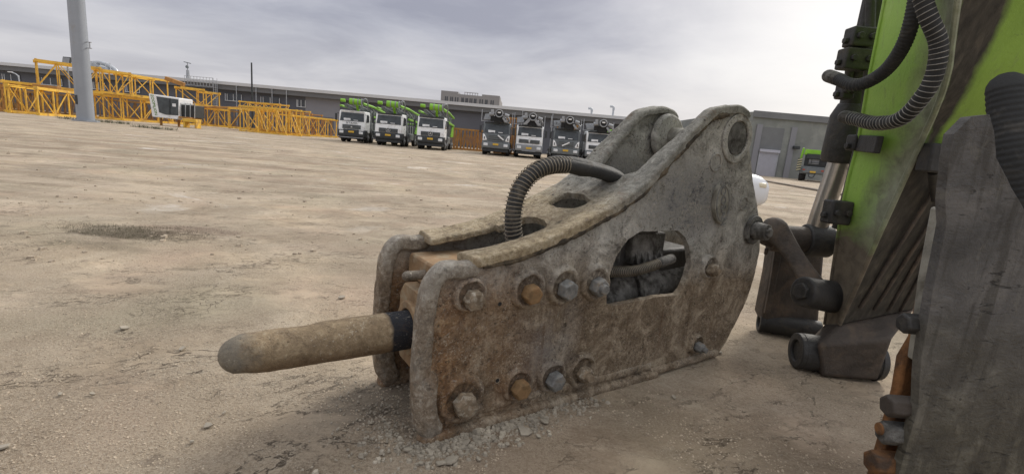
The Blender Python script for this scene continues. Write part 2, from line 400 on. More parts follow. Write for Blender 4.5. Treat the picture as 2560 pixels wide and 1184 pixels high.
def scatter():
    rnd = random.Random(5)
    mb = MB()
    for _ in range(22000):
        px = rnd.uniform(-60, 2560); py = 470+720*rnd.random()**.8
        p = ground_at(px, py)
        if mn.noise(V(p.x*1.2, p.y*1.2, 4)) < -.12: continue
        r = rnd.choice([.0014, .0018, .0022, .0028, .0045])*(1+.10*p.length)
        stone(mb, (p.x, p.y, gz(p.x, p.y)), r, rnd, .7, 5)
    for _ in range(420):
        px = rnd.uniform(-100, 1900); py = 330+rnd.random()**1.4*330
        p = ground_at(px, py)
        if p.y > 40 or p.y < 3: continue
        stone(mb, (p.x, p.y, gz(p.x, p.y)), rnd.choice([.008, .012, .012, .02, .03])*(1+.03*p.y), rnd, .7, 6)
    tag(mb.build('gravel', M['pebble'], smooth=0, fix=False), 'tiny loose pebbles and grit strewn over the yard', 'gravel', kind='stuff')
    # heap of chips along the foot of the breaker
    mb = MB()
    def lp(u, w_): p = FP+E_*u+N_*w_; return p
    for _ in range(1500):
        u = rnd.gauss(.22, .20) if rnd.random() < .7 else rnd.uniform(-.1, .9); w_ = -abs(rnd.gauss(.02, .07))-.0
        if u < -.06: w_ = rnd.gauss(.05, .12)
        p = lp(u, w_)
        r = rnd.choice([.0025, .003, .004, .005, .006, .009, .013])
        stone(mb, (p.x, p.y, gz(p.x, p.y)+.014*math.exp(-abs(w_)/.05)*rnd.random()), r, rnd, .8, 5)
    for _ in range(420):
        u = rnd.gauss(-.05, .12); w_ = rnd.gauss(.22, .16); p = lp(u, w_)
        stone(mb, (p.x, p.y, gz(p.x, p.y)+.01*rnd.random()), rnd.choice([.003, .004, .006]), rnd, .8, 5)
    tag(mb.build('rubble', M['chip'], smooth=0, fix=False), 'crumbled grey concrete bits heaped against the foot of the rusty breaker', 'rubble', kind='stuff')
    # larger flat flakes: each its own thing
    spots = [(1128, 1152, .030), (1100, 1160, .021), (1052, 1160, .014), (1195, 1148, .012), (1310, 1078, .03), (1362, 1055, .02), (1345, 1090, .013), (1020, 1128, .019), (1165, 1108, .018), (1235, 1095, .016), (1268, 1110, .012), (1685, 993, .014), (310, 820, .028), (455, 873, .022), (520, 1065, .018), (480, 1105, .013), (150, 985, .012), (855, 745, .03), (12, 1118, .02), (560, 1035, .01), (1800, 880, .02), (230, 985, .01)]
    FLK = ['largest concrete chip at the near end of the rubble heap', 'chip touching the left side of the largest chip in the heap', 'lowest small chip left of the rubble heap, by the picture bottom',
     'small chip right of the largest one at the near edge of the heap', 'broad pale slab chip under the bottom rail of the breaker', 'chip farthest along the heap beneath the breaker bottom rail', 'small chip just before the broad pale slab chip',
     'slanting chip beside the front corner of the breaker', 'chip in the middle of the heap below the breaker corner', 'middling chip between corner and broad slab in the heap', 'smallest chip at the outer edge of the rubble heap',
     'lone flake on bare ground right of the rubble heap', 'pale long flake left of the chisel tip, farther off', 'thin flake in front of and left of the chisel tip', 'flake below the chisel tip near the crack', 'small flake left of the one below the chisel tip',
     'tiny flake at the left side of the foreground', 'flake on the ground behind the chisel, near the far plate', 'dark flake at the left edge of the picture', 'smallest flake below the chisel near the picture bottom', 'flake between the breaker tail and the arm foot', 'small flake on open ground left of the crack']
    for i, (px, py, r) in enumerate(spots):
        p = ground_at(px, py); mb = MB(); n = rnd.randint(6, 8)
        a0 = rnd.random()*6; rr = [r*(.6+.65*rnd.random()) for _ in range(n)]
        poly = [V(rr[k]*math.cos(a0+6.283*k/n), .75*rr[k]*math.sin(a0+6.283*k/n), 0) for k in range(n)]
        mb.prism(poly, (0, 0, .005+r*.12))
        o = mb.build('concrete_flake', M['chip'], bevel=.0012, seg=1)
        o.location = (p.x, p.y, gz(p.x, p.y)+.006); o.rotation_euler = (rnd.uniform(-.35, .35), rnd.uniform(-.35, .35), rnd.random()*6)
        l = FLK[i]; g = 'chips along the breaker foot' if i < 11 else 'loose flakes on the open ground'
        tag(o, l, 'stone', g)

FP = ground_at(1050, 1105); RP = ground_at(1790, 890); E_ = (RP-FP).normalized(); N_ = V(-E_.y, E_.x, 0)
scatter()
M['soil'] = mat('dark_soil', (.10, .078, .055), .95, var=.4, vscale=9, bump=.02, bscale=18)
def weeds(name, cx, cy, rx, ry, n, h, label, seed, colr=(.075, .068, .035)):
    rnd = random.Random(seed); mb = MB()
    for _ in range(n):
        a = rnd.random()*6.28; q = rnd.random()**.6
        x = cx+rx*q*math.cos(a); y = cy+ry*q*math.sin(a); z = gz(x, y) if math.hypot(x, y) < 14 else 0
        b = rnd.random()*6.28; L = h*(.4+rnd.random()*.8); lean = rnd.uniform(.2, 1.3)
        d = V(math.cos(b), math.sin(b), 0); wd = h*.035
        s = d.cross(V(0, 0, 1))*wd
        p0 = V(x, y, z); p1 = p0+d*L*.35*lean+V(0, 0, L*.6); p2 = p0+d*L*.9*lean+V(0, 0, L*(.9-.45*lean))
        mb.add([p0-s, p0+s, p1+s*.8, p1-s*.8, p2], [(0, 1, 2, 3), (3, 2, 4)])
    m = mat(name+'_blade', colr, .8, var=.5, vscale=6)
    tag(mb.build(name, m, smooth=0, fix=False), label, 'weeds', kind='stuff')
q = ground_at(345, 583); weeds('dry_weeds', q.x, q.y, .75, .26, 1700, .026, 'dry dark weeds matted on the soil stain in the open yard', 3)
q = ground_at(480, 578); weeds('dry_weeds', q.x, q.y, .6, .18, 420, .02, 'sparse reddish weeds right of the dark soil stain', 4, (.12, .075, .05))
q = ground_at(250, 305); weeds('pole_weeds', q.x, q.y-.5, 3.2, .5, 500, .35, 'low weeds growing round the base of the grey pole', 5, (.12, .12, .07))
q = ground_at(385, 322); weeds('yard_weeds', q.x, q.y, 1.8, .3, 260, .3, 'thin line of weeds in a crack right of the grey pole', 6, (.12, .12, .07))

# ------------------------------------------------------------------ breaker
def breaker_material(name, kind='plate'):
    m = bpy.data.materials.new(name); m.use_nodes = True; t = NT(m.node_tree); b = t.n['Principled BSDF']
    co = t.new('ShaderNodeTexCoord').outputs['Object']; u, wv, v = t.sep(co)
    nA = t.noise(co, 2.2, 7, .62, .5); nB = t.noise(t.vmath('ADD', co, (5, 2, 9)), 7.5, 12, .80, .6)
    nC = t.noise(co, 26, 7, .78, .3); nF = t.noise(co, 62, 3, .8); nG = t.noise(t.vmath('ADD', co, (2, 5, 8)), 105, 2, .8)
    pt = t.step(t.noise(t.vmath('ADD', co, (8, 1, 3)), 6, 5, .65, .8), .45, .62); pt2 = t.step(t.noise(t.vmath('ADD', co, (1, 9, 3)), 5, 5, .65, .8), .42, .6)
    hv = t.math('ADD', v, t.math('MULTIPLY', t.math('SUBTRACT', nA, .5), .55))
    hu = t.math('ADD', u, t.math('MULTIPLY', t.math('SUBTRACT', nB, .5), .45))
    brown = t.ramp(nB, (.34, (.075, .05, .03)), (.5, (.235, .178, .118)), (.64, (.50, .42, .31)))
    grey = t.ramp(nB, (.34, (.075, .073, .066)), (.47, (.35, .34, .305)), (.63, (.66, .64, .585)))
    rust = t.ramp(nC, (.36, (.10, .042, .016)), (.52, (.27, .135, .052)), (.66, (.50, .33, .17)))
    fv = t.step(hv, .52, .74)
    col = t.mix(fv, brown, grey)
    # blue-grey bare steel scrapes
    sc = t.math('MULTIPLY', t.step(t.vmath('LENGTH', t.vmath('MULTIPLY', t.vmath('SUBTRACT', co, (1.42, 0, .95)), (1.6, 0, 2.6))), .75, .25), t.step(nB, .42, .6))
    col = t.mix(t.math('MULTIPLY', sc, .9), col, (.045, .052, .068))
    sc2 = t.math('MULTIPLY', t.step(t.vmath('LENGTH', t.vmath('MULTIPLY', t.vmath('SUBTRACT', co, (.56, 0, .36)), (2.6, 0, 1.9))), .6, .1), t.step(nA, .40, .6))
    col = t.mix(t.math('MULTIPLY', sc2, .75), col, (.21, .215, .22))
    # orange rust toward the tool end
    rf = t.math('MULTIPLY', t.step(hu, .62, .22), t.step(hv, .85, .55))
    rf = t.math('MULTIPLY', rf, t.step(nA, .38, .58))
    col = t.mix(t.math('MULTIPLY', rf, .8), col, rust)
    # pale dried splatter + pits
    spl = t.step(t.noise(co, 34, 6, .8, 1.4), .60, .64)
    col = t.mix(t.math('MULTIPLY', spl, .75), col, (.40, .37, .31))
    spl2 = t.math('MULTIPLY', t.step(t.noise(t.comb(t.math('MULTIPLY', u, 30), wv, t.math('MULTIPLY', v, 75)), 1.4, 5, .7, 2.2), .63, .67), t.step(nA, .35, .5))
    col = t.mix(t.math('MULTIPLY', spl2, .6), col, (.42, .40, .36))
    # directional scrapes and runs
    sa = t.math('ADD', t.math('MULTIPLY', u, .8), t.math('MULTIPLY', v, .6)); sb = t.math('SUBTRACT', t.math('MULTIPLY', v, .8), t.math('MULTIPLY', u, .6))
    s1 = t.step(t.noise(t.comb(t.math('MULTIPLY', sa, 9), wv, t.math('MULTIPLY', sb, 120)), 1, 5, .75, .6), .62, .66)
    s1 = t.math('MULTIPLY', s1, t.step(t.noise(t.vmath('ADD', co, (3, 3, 1)), 4, 4, .6), .48, .58))
    col = t.mix(t.math('MULTIPLY', s1, .6), col, (.48, .46, .41))
    s2 = t.math('MULTIPLY', t.step(t.noise(t.comb(t.math('MULTIPLY', sb, 10), wv, t.math('MULTIPLY', sa, 130)), 1, 5, .75, .8), .63, .67), t.step(nA, .48, .56))
    col = t.mix(t.math('MULTIPLY', s2, .5), col, (.05, .045, .04))
    run = t.math('MULTIPLY', t.step(t.noise(t.comb(t.math('MULTIPLY', u, 34), wv, t.math('MULTIPLY', v, 2.5)), 1, 6, .7, .4), .54, .64), t.step(hv, .75, .45))
    col = t.mix(t.math('MULTIPLY', run, .45), col, (.115, .06, .028))
    drk = t.step(t.noise(t.vmath('ADD', co, (1, 7, 1)), 13, 8, .75, .5), .62, .68)
    col = t.mix(t.math('MULTIPLY', drk, .75), col, (.04, .034, .026))
    col = t.mix(t.math('MULTIPLY', t.step(nF, .54, .60), t.math('ADD', t.math('MULTIPLY', pt, .5), .2)), col, t.mix(.5, col, (.46, .39, .29)))
    col = t.mix(t.math('MULTIPLY', t.step(nF, .44, .38), t.math('ADD', t.math('MULTIPLY', pt2, .55), .25)), col, (.04, .030, .022))
    col = t.mix(t.math('MULTIPLY', t.step(nG, .61, .64), t.math('ADD', t.math('MULTIPLY', pt, .5), .25)), col, (.55, .49, .39))
    col = t.mix(t.math('MULTIPLY', t.step(nG, .38, .34), t.math('MULTIPLY', pt2, .5)), col, (.035, .028, .02))
    if kind == 'top':
        y = t.ramp(nC, (.34, (.17, .115, .06)), (.5, (.46, .36, .215)), (.66, (.68, .58, .41)))
        gy = t.ramp(nC, (.34, (.11, .105, .088)), (.52, (.30, .29, .25)), (.68, (.52, .50, .44)))
        tp = t.mix(t.step(hu, .75, 1.25), y, gy)
        col = t.mix(.85, col, tp)
        col = t.mix(t.math('MULTIPLY', t.step(t.noise(co, 9, 7, .7, .4), .58, .66), .5), col, (.10, .085, .06))
        vz = t.voro(co, 24)
        col = t.mix(t.math('MULTIPLY', t.step(vz.outputs['Distance'], .2, .12), t.step(t.noise(co, 4, 3), .56, .62)), col, (.045, .04, .03))
    if kind == 'rim':
        col = t.mix(.6, col, t.ramp(nC, (.36, (.10, .07, .042)), (.5, (.30, .25, .18)), (.64, (.66, .62, .54))))
    if kind == 'bolt':
        col = t.mix(.6, col, t.ramp(nC, (.3, (.13, .115, .09)), (.55, (.26, .235, .20)), (.75, (.42, .40, .35))))
    if kind == 'chisel':
        yy = t.ramp(t.math('ADD', t.math('MULTIPLY', nC, .6), t.math('MULTIPLY', nA, .4)), (.36, (.135, .095, .055)), (.5, (.285, .215, .13)), (.64, (.50, .42, .29)))
        col = t.mix(.88, col, yy)
        stn = t.math('MULTIPLY', t.step(t.math('ADD', v, t.math('MULTIPLY', t.math('SUBTRACT', nA, .5), .1)), .36, .32), .45)
        col = t.mix(stn, col, (.13, .075, .04))
        hb = t.step(t.math('MULTIPLY', t.math('ADD', t.math('ADD', u, 1), t.math('MULTIPLY', t.math('SUBTRACT', nA, .5), .1)), .5), .466, .472)
        col = t.mix(hb, col, (.022, .024, .03))
        tipc = t.step(t.math('MULTIPLY', t.math('ADD', t.math('ADD', u, 1), t.math('MULTIPLY', t.math('SUBTRACT', nB, .5), .2)), .5), .24, .21)
        col = t.mix(t.math('MULTIPLY', tipc, .6), col, (.17, .17, .15))
    if kind != 'plate':
        col = t.mix(t.math('MULTIPLY', t.step(nG, .60, .66), t.math('MULTIPLY', pt, .5)), col, (.66, .62, .52))
        col = t.mix(t.math('MULTIPLY', t.step(nF, .42, .36), t.math('MULTIPLY', pt2, .5)), col, (.07, .05, .032))
        col = t.mix(t.math('MULTIPLY', t.step(nB, .54, .64), .55 if kind != 'chisel' else .3), col, (.20, .115, .055))
        col = t.mix(t.math('MULTIPLY', t.step(nA, .55, .42), .35 if kind == 'rim' else .0), col, (.46, .44, .40))
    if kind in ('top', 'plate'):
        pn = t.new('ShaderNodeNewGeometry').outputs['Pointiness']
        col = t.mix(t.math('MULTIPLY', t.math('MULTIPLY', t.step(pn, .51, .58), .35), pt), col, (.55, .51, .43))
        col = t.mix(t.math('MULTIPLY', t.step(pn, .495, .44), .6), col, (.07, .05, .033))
    t.l.new(col, b.inputs['Base Color'])
    t.l.new(t.ramp(nC, (.3, .65), (.7, .9)), b.inputs['Roughness']); b.inputs['Metallic'].default_value = .08
    b.inputs['Specular IOR Level'].default_value = .35
    h = t.math('ADD', t.math('MULTIPLY', nC, 1.0), t.math('MULTIPLY', nF, .28))
    h = t.math('ADD', h, t.math('MULTIPLY', spl, .18)); h = t.math('SUBTRACT', h, t.math('MULTIPLY', drk, .35))
    t.l.new(t.bump(h, {'top': .03, 'chisel': .009, 'plate': .018}.get(kind, .028), .9), b.inputs['Normal'])
    return m
for k in ('plate', 'top', 'rim', 'bolt', 'chisel'): M['br_'+k] = breaker_material('worn_steel_'+k, k)
M['bolt_bright'] = mat('bare_bolt_steel', (.21, .21, .20), .6, metal=.25, var=.45, vscale=30, bump=.004, bscale=90, dirt=(.22, .17, .11), dirt_amt=.3, dscale=30)
M['bolt_rust'] = mat('rusty_bolt', (.24, .15, .07), .8, metal=.15, var=.45, vscale=30, bump=.004, bscale=90, dirt=(.2, .11, .05), dirt_amt=.4, dscale=30)
M['bolt_dust'] = mat('dusty_bolt', (.22, .17, .115), .85, metal=.15, var=.4, vscale=30, bump=.004, bscale=90, dirt=(.5, .46, .38), dirt_amt=.4, dscale=35)
M['inner'] = mat('grimy_grey_casting', (.17, .165, .15), .8, var=.5, vscale=12, bump=.015, bscale=34, dirt=(.04, .036, .03), dirt_amt=.7, dscale=13)
M['innerdark'] = mat('oily_dark_casting', (.045, .042, .038), .6, var=.4, vscale=9, bump=.006, bscale=30)
M['paleworn'] = mat('pale_worn_steel', (.27, .26, .22), .75, var=.35, vscale=10, bump=.005, bscale=40, dirt=(.08, .07, .05), dirt_amt=.5, dscale=8)
M['crust'] = mat('dark_weld_crust', (.16, .125, .08), .95, var=.5, vscale=18, bump=.02, bscale=60, dirt=(.035, .028, .02), dirt_amt=.75, dscale=11)
M['orangehead'] = mat('rusty_head', (.26, .165, .085), .8, var=.3, vscale=9, bump=.006, bscale=45, dirt=(.33, .27, .18), dirt_amt=.5, dscale=14)

BR = empty('hydraulic_breaker', FP-V(0, 0, .012), math.atan2(E_.y, E_.x), label='big rusty hydraulic breaker with a blunt chisel lying on the dusty ground', cat='hydraulic breaker')
TOPU = [-.03, .0, .055, .188, .4, .584, .8, 1.035, 1.25, 1.429, 1.515, 1.645, 1.70, 1.76, 1.80]
TOPV = [.655, .70, .722, .712, .745, .797, .88, 1.0, 1.19, 1.347, 1.406, 1.430, 1.436, 1.425, 1.39]
OUT = [(.05, .005), (.0, .05), (-.02, .25), (-.015, .56), (.0, .64), (.03, .69), (.09, .70)]+list(zip(TOPU[3:], TOPV[3:]))+[(1.85, 1.32), (1.885, 1.22), (1.935, 1.12), (2.03, .97), (2.095, .86), (2.145, .75), (2.172, .66), (2.165, .5), (2.135, .35), (2.06, .2), (1.99, .09), (1.90, .0), (1.33, .0)]
WIN = [(.915, .462), (.898, .55), (.912, .62), (.938, .69), (1.005, .772), (1.08, .805), (1.36, .803), (1.43, .765), (1.48, .71), (1.515, .62), (1.508, .54), (1.475, .475), (1.44, .450), (1.30, .458), (1.143, .455), (.95, .448)]
def inside(p, poly):
    x, y = p; c = False; j = len(poly)-1
    for i in range(len(poly)):
        xi, yi = poly[i]; xj, yj = poly[j]
        if (yi > y) != (yj > y) and x < (xj-xi)*(y-yi)/(yj-yi)+xi: c = not c
        j = i
    return c
def densify(poly, step, closed=True, jit=0, seed=0):
    out = []; n = len(poly)
    for i in range(n if closed else n-1):
        a = poly[i]; b = poly[(i+1) % n]; L = math.hypot(b[0]-a[0], b[1]-a[1]); k = max(1, int(L/step))
        for j in range(k):
            t = j/k; x, y = a[0]+(b[0]-a[0])*t, a[1]+(b[1]-a[1])*t
            if jit: x += jit*mn.noise(V(x*25, y*25, seed)); y += jit*mn.noise(V(x*25, y*25, seed+9))
            out.append((x, y))
    return out
def sheet(outer, holes, w0, w1, name, m, parent, step=.02, wob=.003, seed=0, holes_jit=.003, mapf=None, jit=.004, bev=.006):
    """a thick plate from an outline with holes, both faces densely meshed and slightly dented"""
    o2 = densify(outer, step, jit=jit, seed=seed); h2 = [densify(h, step*.7, jit=holes_jit, seed=seed+3) for h in holes]
    loops = [o2]+h2; pts = []; edges = []; lid = []
    for L in loops:
        s = len(pts); pts += L; edges += [(s+i, s+(i+1) % len(L)) for i in range(len(L))]; lid.append((s, len(L)))
    xs = [p[0] for p in o2]; ys = [p[1] for p in o2]
    y = min(ys)
    while y < max(ys):
        x = min(xs)
        while x < max(xs):
            p = (x+step*.25*math.sin(y*90), y)
            if inside(p, o2) and not any(inside(p, h) for h in h2):
                if min((p[0]-q[0])**2+(p[1]-q[1])**2 for q in pts[:sum(len(L) for L in loops)]) > (step*.45)**2: pts.append(p)
            x += step
        y += step
    v2, e2, f2, *_ = delaunay_2d_cdt([Vector(p) for p in pts], edges, [], 0, 1e-6)
    f2 = [f for f in f2 if (lambda c: inside(c, o2) and not any(inside(c, h) for h in h2))((sum(v2[i][0] for i in f)/len(f), sum(v2[i][1] for i in f)/len(f)))]
    mb = MB(); n = len(v2)
    def wb(p, sd): return wob*(1.6*mn.noise(V(p[0]*3.1, p[1]*3.1, sd))+.8*mn.noise(V(p[0]*9, p[1]*9, sd))+.35*mn.noise(V(p[0]*28, p[1]*28, sd)))
    mf = mapf or (lambda a, b, c: V(a, c, b))
    vs = [mf(p[0], p[1], w0+wb(p, seed)) for p in v2]+[mf(p[0], p[1], w1+wb(p, seed+5)) for p in v2]
    mb.add(vs, [tuple(f) for f in f2]+[tuple(n+i for i in f[::-1]) for f in f2])
    cnt = {}
    for f in f2:
        for i in range(len(f)):
            a, b = f[i], f[(i+1) % len(f)]; cnt[(a, b)] = 1
    for (a, b) in cnt:
        if (b, a) not in cnt: mb.face([a, b, n+b, n+a])
    return mb.build(name, m, parent, smooth=40, bevel=bev, seg=2)
_tp = spline([V(a, b, 0) for a, b in zip(TOPU, TOPV)], 10); _tu = [p.x for p in _tp]; _tv = [p.y for p in _tp]
def topv(u): return float(np.interp(u, _tu, _tv))

TH = .034
WF = .50          # far plate's outer face
for side, (w0, w1) in enumerate(((0, TH), (WF-TH, WF))):
    p = sheet(OUT, [WIN], w0, w1, 'side_plate', M['br_plate'], BR, seed=side*20)
    tag(p, ['scarred near side plate with a cut-out window and two rows of bolts', 'far side plate half hidden behind the near one'][side])
    sg = -1 if side == 0 else 1; face = 0 if side == 0 else WF; mid = (w0+w1)/2
    # front rim: thick rounded bar that turns over the top corner
    path = [V(.035, mid, .04), V(.008, mid, .10), V(-.007, mid, .25), V(-.004, mid, .42), V(.003, mid, .55), V(.018, mid, .635), V(.05, mid, .680), V(.09, mid, .690), V(.135, mid, .684), V(.178, mid, .686)]
    path = resample(spline(path, 6), .014)
    MB().tube(path, [.035+.003*mn.noise(p*9) for p in path], 24, up=(0, 1, 0), flat=(1.1, .92), sq=.55, jit=.10, seed=side, round_ends=True).build('front_rim', M['br_rim'], BR, smooth=60)
    # wear pad low on the front corner
    path = resample(spline([V(.045, mid, .055), V(.020, mid, .12), V(.012, mid, .20), V(.016, mid, .262)], 5), .014)
    MB().tube(path, [.045+.002*mn.noise(p*9) for p in path], 24, up=(0, 1, 0), flat=(1.08, .98), sq=.55, jit=.08, seed=side+3, round_ends=True).build('wear_pad', M['br_rim'], BR, smooth=60)
    # bottom rail, stepping back two thirds along
    path = resample([V(.02, mid+sg*.012, .022), V(.6, mid+sg*.012, .022), V(1.33, mid+sg*.012, .02)], .02)
    MB().tube(path, [.029+.003*mn.noise(p*7) for p in path], 18, sq=.6, up=(0, 1, 0), flat=(1.25, .85), jit=.10, seed=side+6, round_ends=True).build('bottom_rail', M['br_plate'], BR, smooth=60)
    path = resample([V(1.30, face+sg*.004, .035), V(1.9, face+sg*.002, .04)], .02)
    MB().tube(path, .018, 10, up=(0, 1, 0), flat=(.9, 1.3), jit=.18, seed=side+8).build('bottom_weld', M['br_plate'], BR, smooth=60)
    # weld seam along the bottom
    path = resample(spline([V(.10, face, .075), V(.3, face, .085), V(.62, face, .082), V(1.0, face, .072), V(1.3, face, .07)], 6), .012)
    MB().tube(path, .014, 9, up=(0, 1, 0), flat=(.5, 1.5), jit=.35, seed=side+11).build('weld_seam', M['br_plate'], BR, smooth=60)
    # top flange on the edge of the plate
    mb = MB(); us = [x for x in np.arange(.17, 1.80, .02)]; nw = 9; o = 0
    wo, wi = (-.016, .125) if side == 0 else (WF+.016, WF-.125); wt = .065 if side == 0 else -.065
    k = len(us)
    for layer in (0, 1):
        for u in us:
            z0 = topv(u); sl = (topv(u+.01)-topv(u-.01))/.02; nx = -sl/math.hypot(1, sl); nz = 1/math.hypot(1, sl)
            for j in range(nw):
                tt = j/(nw-1); ww = wo+(wi-wt*min(1, max(0, (u-1.1)/.3))-wo)*tt
                th = (.024 if layer == 0 else -.018)*(1-.45*(abs(2*tt-1)**8 if layer == 0 else 0))
                dd = .0060*mn.noise(V(u*12, ww*12, side))+.0028*mn.noise(V(u*40, ww*40, side+4)); dd -= .012*(tt-.5)*(1 if layer == 0 else 0)
                mb.v.append((u+nx*(th+dd), ww+.004*mn.noise(V(u*22, layer, tt*3+side)), z0+nz*(th+dd)))
    for i in range(k-1):
        for j in range(nw-1):
            a = i*nw+j; mb.face([a, a+1, a+nw+1, a+nw]); a += k*nw; mb.face([a, a+nw, a+nw+1, a+1])
        for j in (0, nw-1):
            a = i*nw+j; mb.face([a, a+nw, a+nw+k*nw, a+k*nw])
    for i in (0, k-1): mb.face([i*nw+j for j in range(nw)]+[k*nw+i*nw+j for j in range(nw-1, -1, -1)])
    mb.build('top_flange', M['br_top'], BR, smooth=50, bevel=.006)
    # rough dirt-caked weld below the flange's outer edge
    path = [V(u, face+sg*.004, topv(u)-.022) for u in np.arange(.22, 1.62, .012)]
    MB().tube(path, [.013+.007*max(0, mn.noise(p*16)) for p in path], 8, up=(0, 1, 0), jit=.6, seed=side+14).build('flange_weld', M['crust'], BR, smooth=60)
    # pin bosses at the coupler end
    MB().ring(V(1.73, face, 1.292), (0, sg, 0), .130, .092, .012, 40).build('boss_ring', M['br_plate'], BR, bevel=.004)
    inn = .05 if side == 0 else WF-.05
    if side == 1: MB().disc(V(1.71, WF-.05, 1.285), (0, -1, 0), .140, .035, 40, .128).build('inner_boss', M['br_plate'], BR, bevel=.01)
    MB().disc(V(1.73, face-sg*.004, 1.292), (0, sg, 0), .085, .010, 40).build('pin_cap', M['inner'], BR, bevel=.004)

# cover plate over the body with two hand holes; follows the top edge
HEX = [(.775, .27), (.80, .17), (.845, .145), (.89, .16), (.925, .25), (.915, .36), (.875, .40), (.82, .40), (.79, .35)]
def capmap(a, b, c):
    z0 = topv(a); sl = (topv(a+.01)-topv(a-.01))/.02; h = math.hypot(1, sl)
    return V(a-sl/h*c, b, z0+c/h)
COV = [(.50, .12), (.53, .112), (.585, .115), (.625, .14), (.655, .20), (.66, .28), (.63, .335), (.57, .35), (.50, .345), (.50, WF-.12), (.52, WF-.05), (1.10, WF-.05), (1.12, .34), (1.075, .22), (1.13, .10), (1.13, .05), (.48, .05), (.47, .11)]
sheet(COV, [HEX], .012, -.022, 'cover_plate', M['br_top'], BR, step=.018, wob=.004, seed=40, mapf=capmap)

# pins, cross tube
MB().tube([V(1.73, .0, 1.292), V(1.73, WF, 1.292)], .048, 28).build('coupler_pin', M['paleworn'], BR)
MB().tube([V(2.04, -.03, .79), V(2.04, WF+.03, .79)], .05, 24).build('coupler_pin', M['inner'], BR)
mb = MB(); mb.ring(V(2.04, -.004, .79), (0, -1, 0), .085, .055, .02); mb.tube([V(2.04, -.02, .79), V(2.04, -.10, .79)], [.052, .046], 24); mb.disc(V(2.04, -.095, .79), (0, -1, 0), .03, .02, 6)
mb.build('end_bolt', M['inner'], BR, bevel=.004)

def bolt(u, v, r=.052, ring=.085, tilt=0, cap=False, mt='br_bolt'):
    bo = MB(); rr = random.Random(int(u*1000+v*77))
    n = 26; c = V(u-.004, 0, v+.012)
    # lumpy cast surround
    o = len(bo.v)
    prof = [(ring*1.12, .004), (ring*1.04, -.010), (ring*.97, -.022), (ring*.86, -.026), (ring*.74, -.018), (ring*.70, -.012), (0.001, -.012)]
    for (pr_, h) in prof:
        for j in range(n):
            a = 6.2832*j/n; q = pr_*(1+.09*mn.noise(V(math.cos(a)*1.7+u*9, math.sin(a)*1.7, v*9)))
            bo.v.append((c.x+q*math.cos(a), h+.002*rr.random(), c.z+q*math.sin(a)))
    for i in range(len(prof)-1):
        for j in range(n): bo.face([o+i*n+j, o+i*n+(j+1) % n, o+(i+1)*n+(j+1) % n, o+(i+1)*n+j])
    w_ = bo.build('washer', M['br_plate'], BR, smooth=60)
    h = MB(); ax = V(tilt, -1, -.05).normalized(); base = V(u, -.014, v)
    a0 = rr.random(); A = ax.orthogonal().normalized(); B = ax.cross(A)
    def hexr(rad, n=6): return [(A*math.cos(a0+6.2832*k/n)+B*math.sin(a0+6.2832*k/n))*rad for k in range(n)]
    lay = [(0, 1, r), (0, 1, r)]
    vs = [];
    for (hh, rad) in ((0, r), (.036, r), (.045, r*.86)):
        vs += [base+ax*hh+q for q in hexr(rad)]
    h.add(vs, [(i*6+k, i*6+(k+1) % 6, (i+1)*6+(k+1) % 6, (i+1)*6+k) for i in (0, 1) for k in range(6)]+[tuple(range(12, 18))])
    if cap: h.tube([base+ax*.04, base+ax*.065], [r*.55, r*.5], 16)
    h.build('bolt_head', M[mt], w_, bevel=.003)
for i, (u, v, r, rg, cp) in enumerate([(.173, .577, .048, .072, 0), (.445, .571, .05, .085, 0), (.633, .57, .054, .088, 0), (.82, .566, .052, .088, 1), (.17, .147, .058, .10, 0), (.434, .151, .05, .075, 0), (.621, .147, .052, .078, 0), (.799, .142, .045, .085, 1), (1.67, .581, .042, .07, 1), (1.672, .125, .036, .058, 1)]):
    bolt(u, v, r*.86, rg*.95, (random.Random(i).random()-.5)*.15, cp, mt=('bolt_dust', 'bolt_rust', 'bolt_bright', 'bolt_bright', 'bolt_dust', 'bolt_rust', 'bolt_bright', 'bolt_dust', 'bolt_dust', 'bolt_bright')[i])
# shallow round scars and pads on the upper plate
for (u, v, r) in ((1.582, 1.16, .05), (1.907, .945, .04)):
    MB().ring(V(u, .0, v), (0, -1, 0), r, r*.78, .007, 28).build('round_scar', M['br_plate'], BR, bevel=.003)
for (u, v, r) in ((.31, .535, .011), (.33, .20, .011)):
    MB().ring(V(u, .0, v), (0, -1, 0), r*1.25, r*.8, .004, 14).build('drilled_hole', M['br_plate'], BR)
    MB().disc(V(u, .0, v), (0, -1, 0), r*.8, .0045, 14).build('drilled_hole', M['black'], BR)  # black disc painted as the dark depth of the hole
# oval maker's plate with raised lettering
pc = V(1.672, -.012, .945); ang = math.radians(-74)
au = V(math.cos(ang), 0, math.sin(ang)); av = V(-math.sin(ang), 0, math.cos(ang))
ov = [pc+au*(.112*math.cos(t_))+av*(.066*math.sin(t_)) for t_ in np.linspace(0, 2*math.pi, 40, endpoint=False)]
npl = MB().prism([p+V(0, .013, 0) for p in ov], (0, -.025, 0)).build('name_plate', M['paleworn'], BR, bevel=.004)
MT = Matrix((( au.x, av.x, 0, pc.x), (0, 0, -1, -.0245), (au.z, av.z, 0, pc.z), (0, 0, 0, 1)))
text_mesh('SOOSAN', .062, .004, M['bolt_bright'], 'lettering', npl, MT)
ovr = MB(); pts = [pc+V(0, -.013, 0)+au*(.100*math.cos(t_))+av*(.055*math.sin(t_)) for t_ in np.linspace(0, 2*math.pi, 41)]
ovr.tube(pts, .0035, 6, caps=False, up=(0, 1, 0)).build('border', M['bolt_bright'], npl)

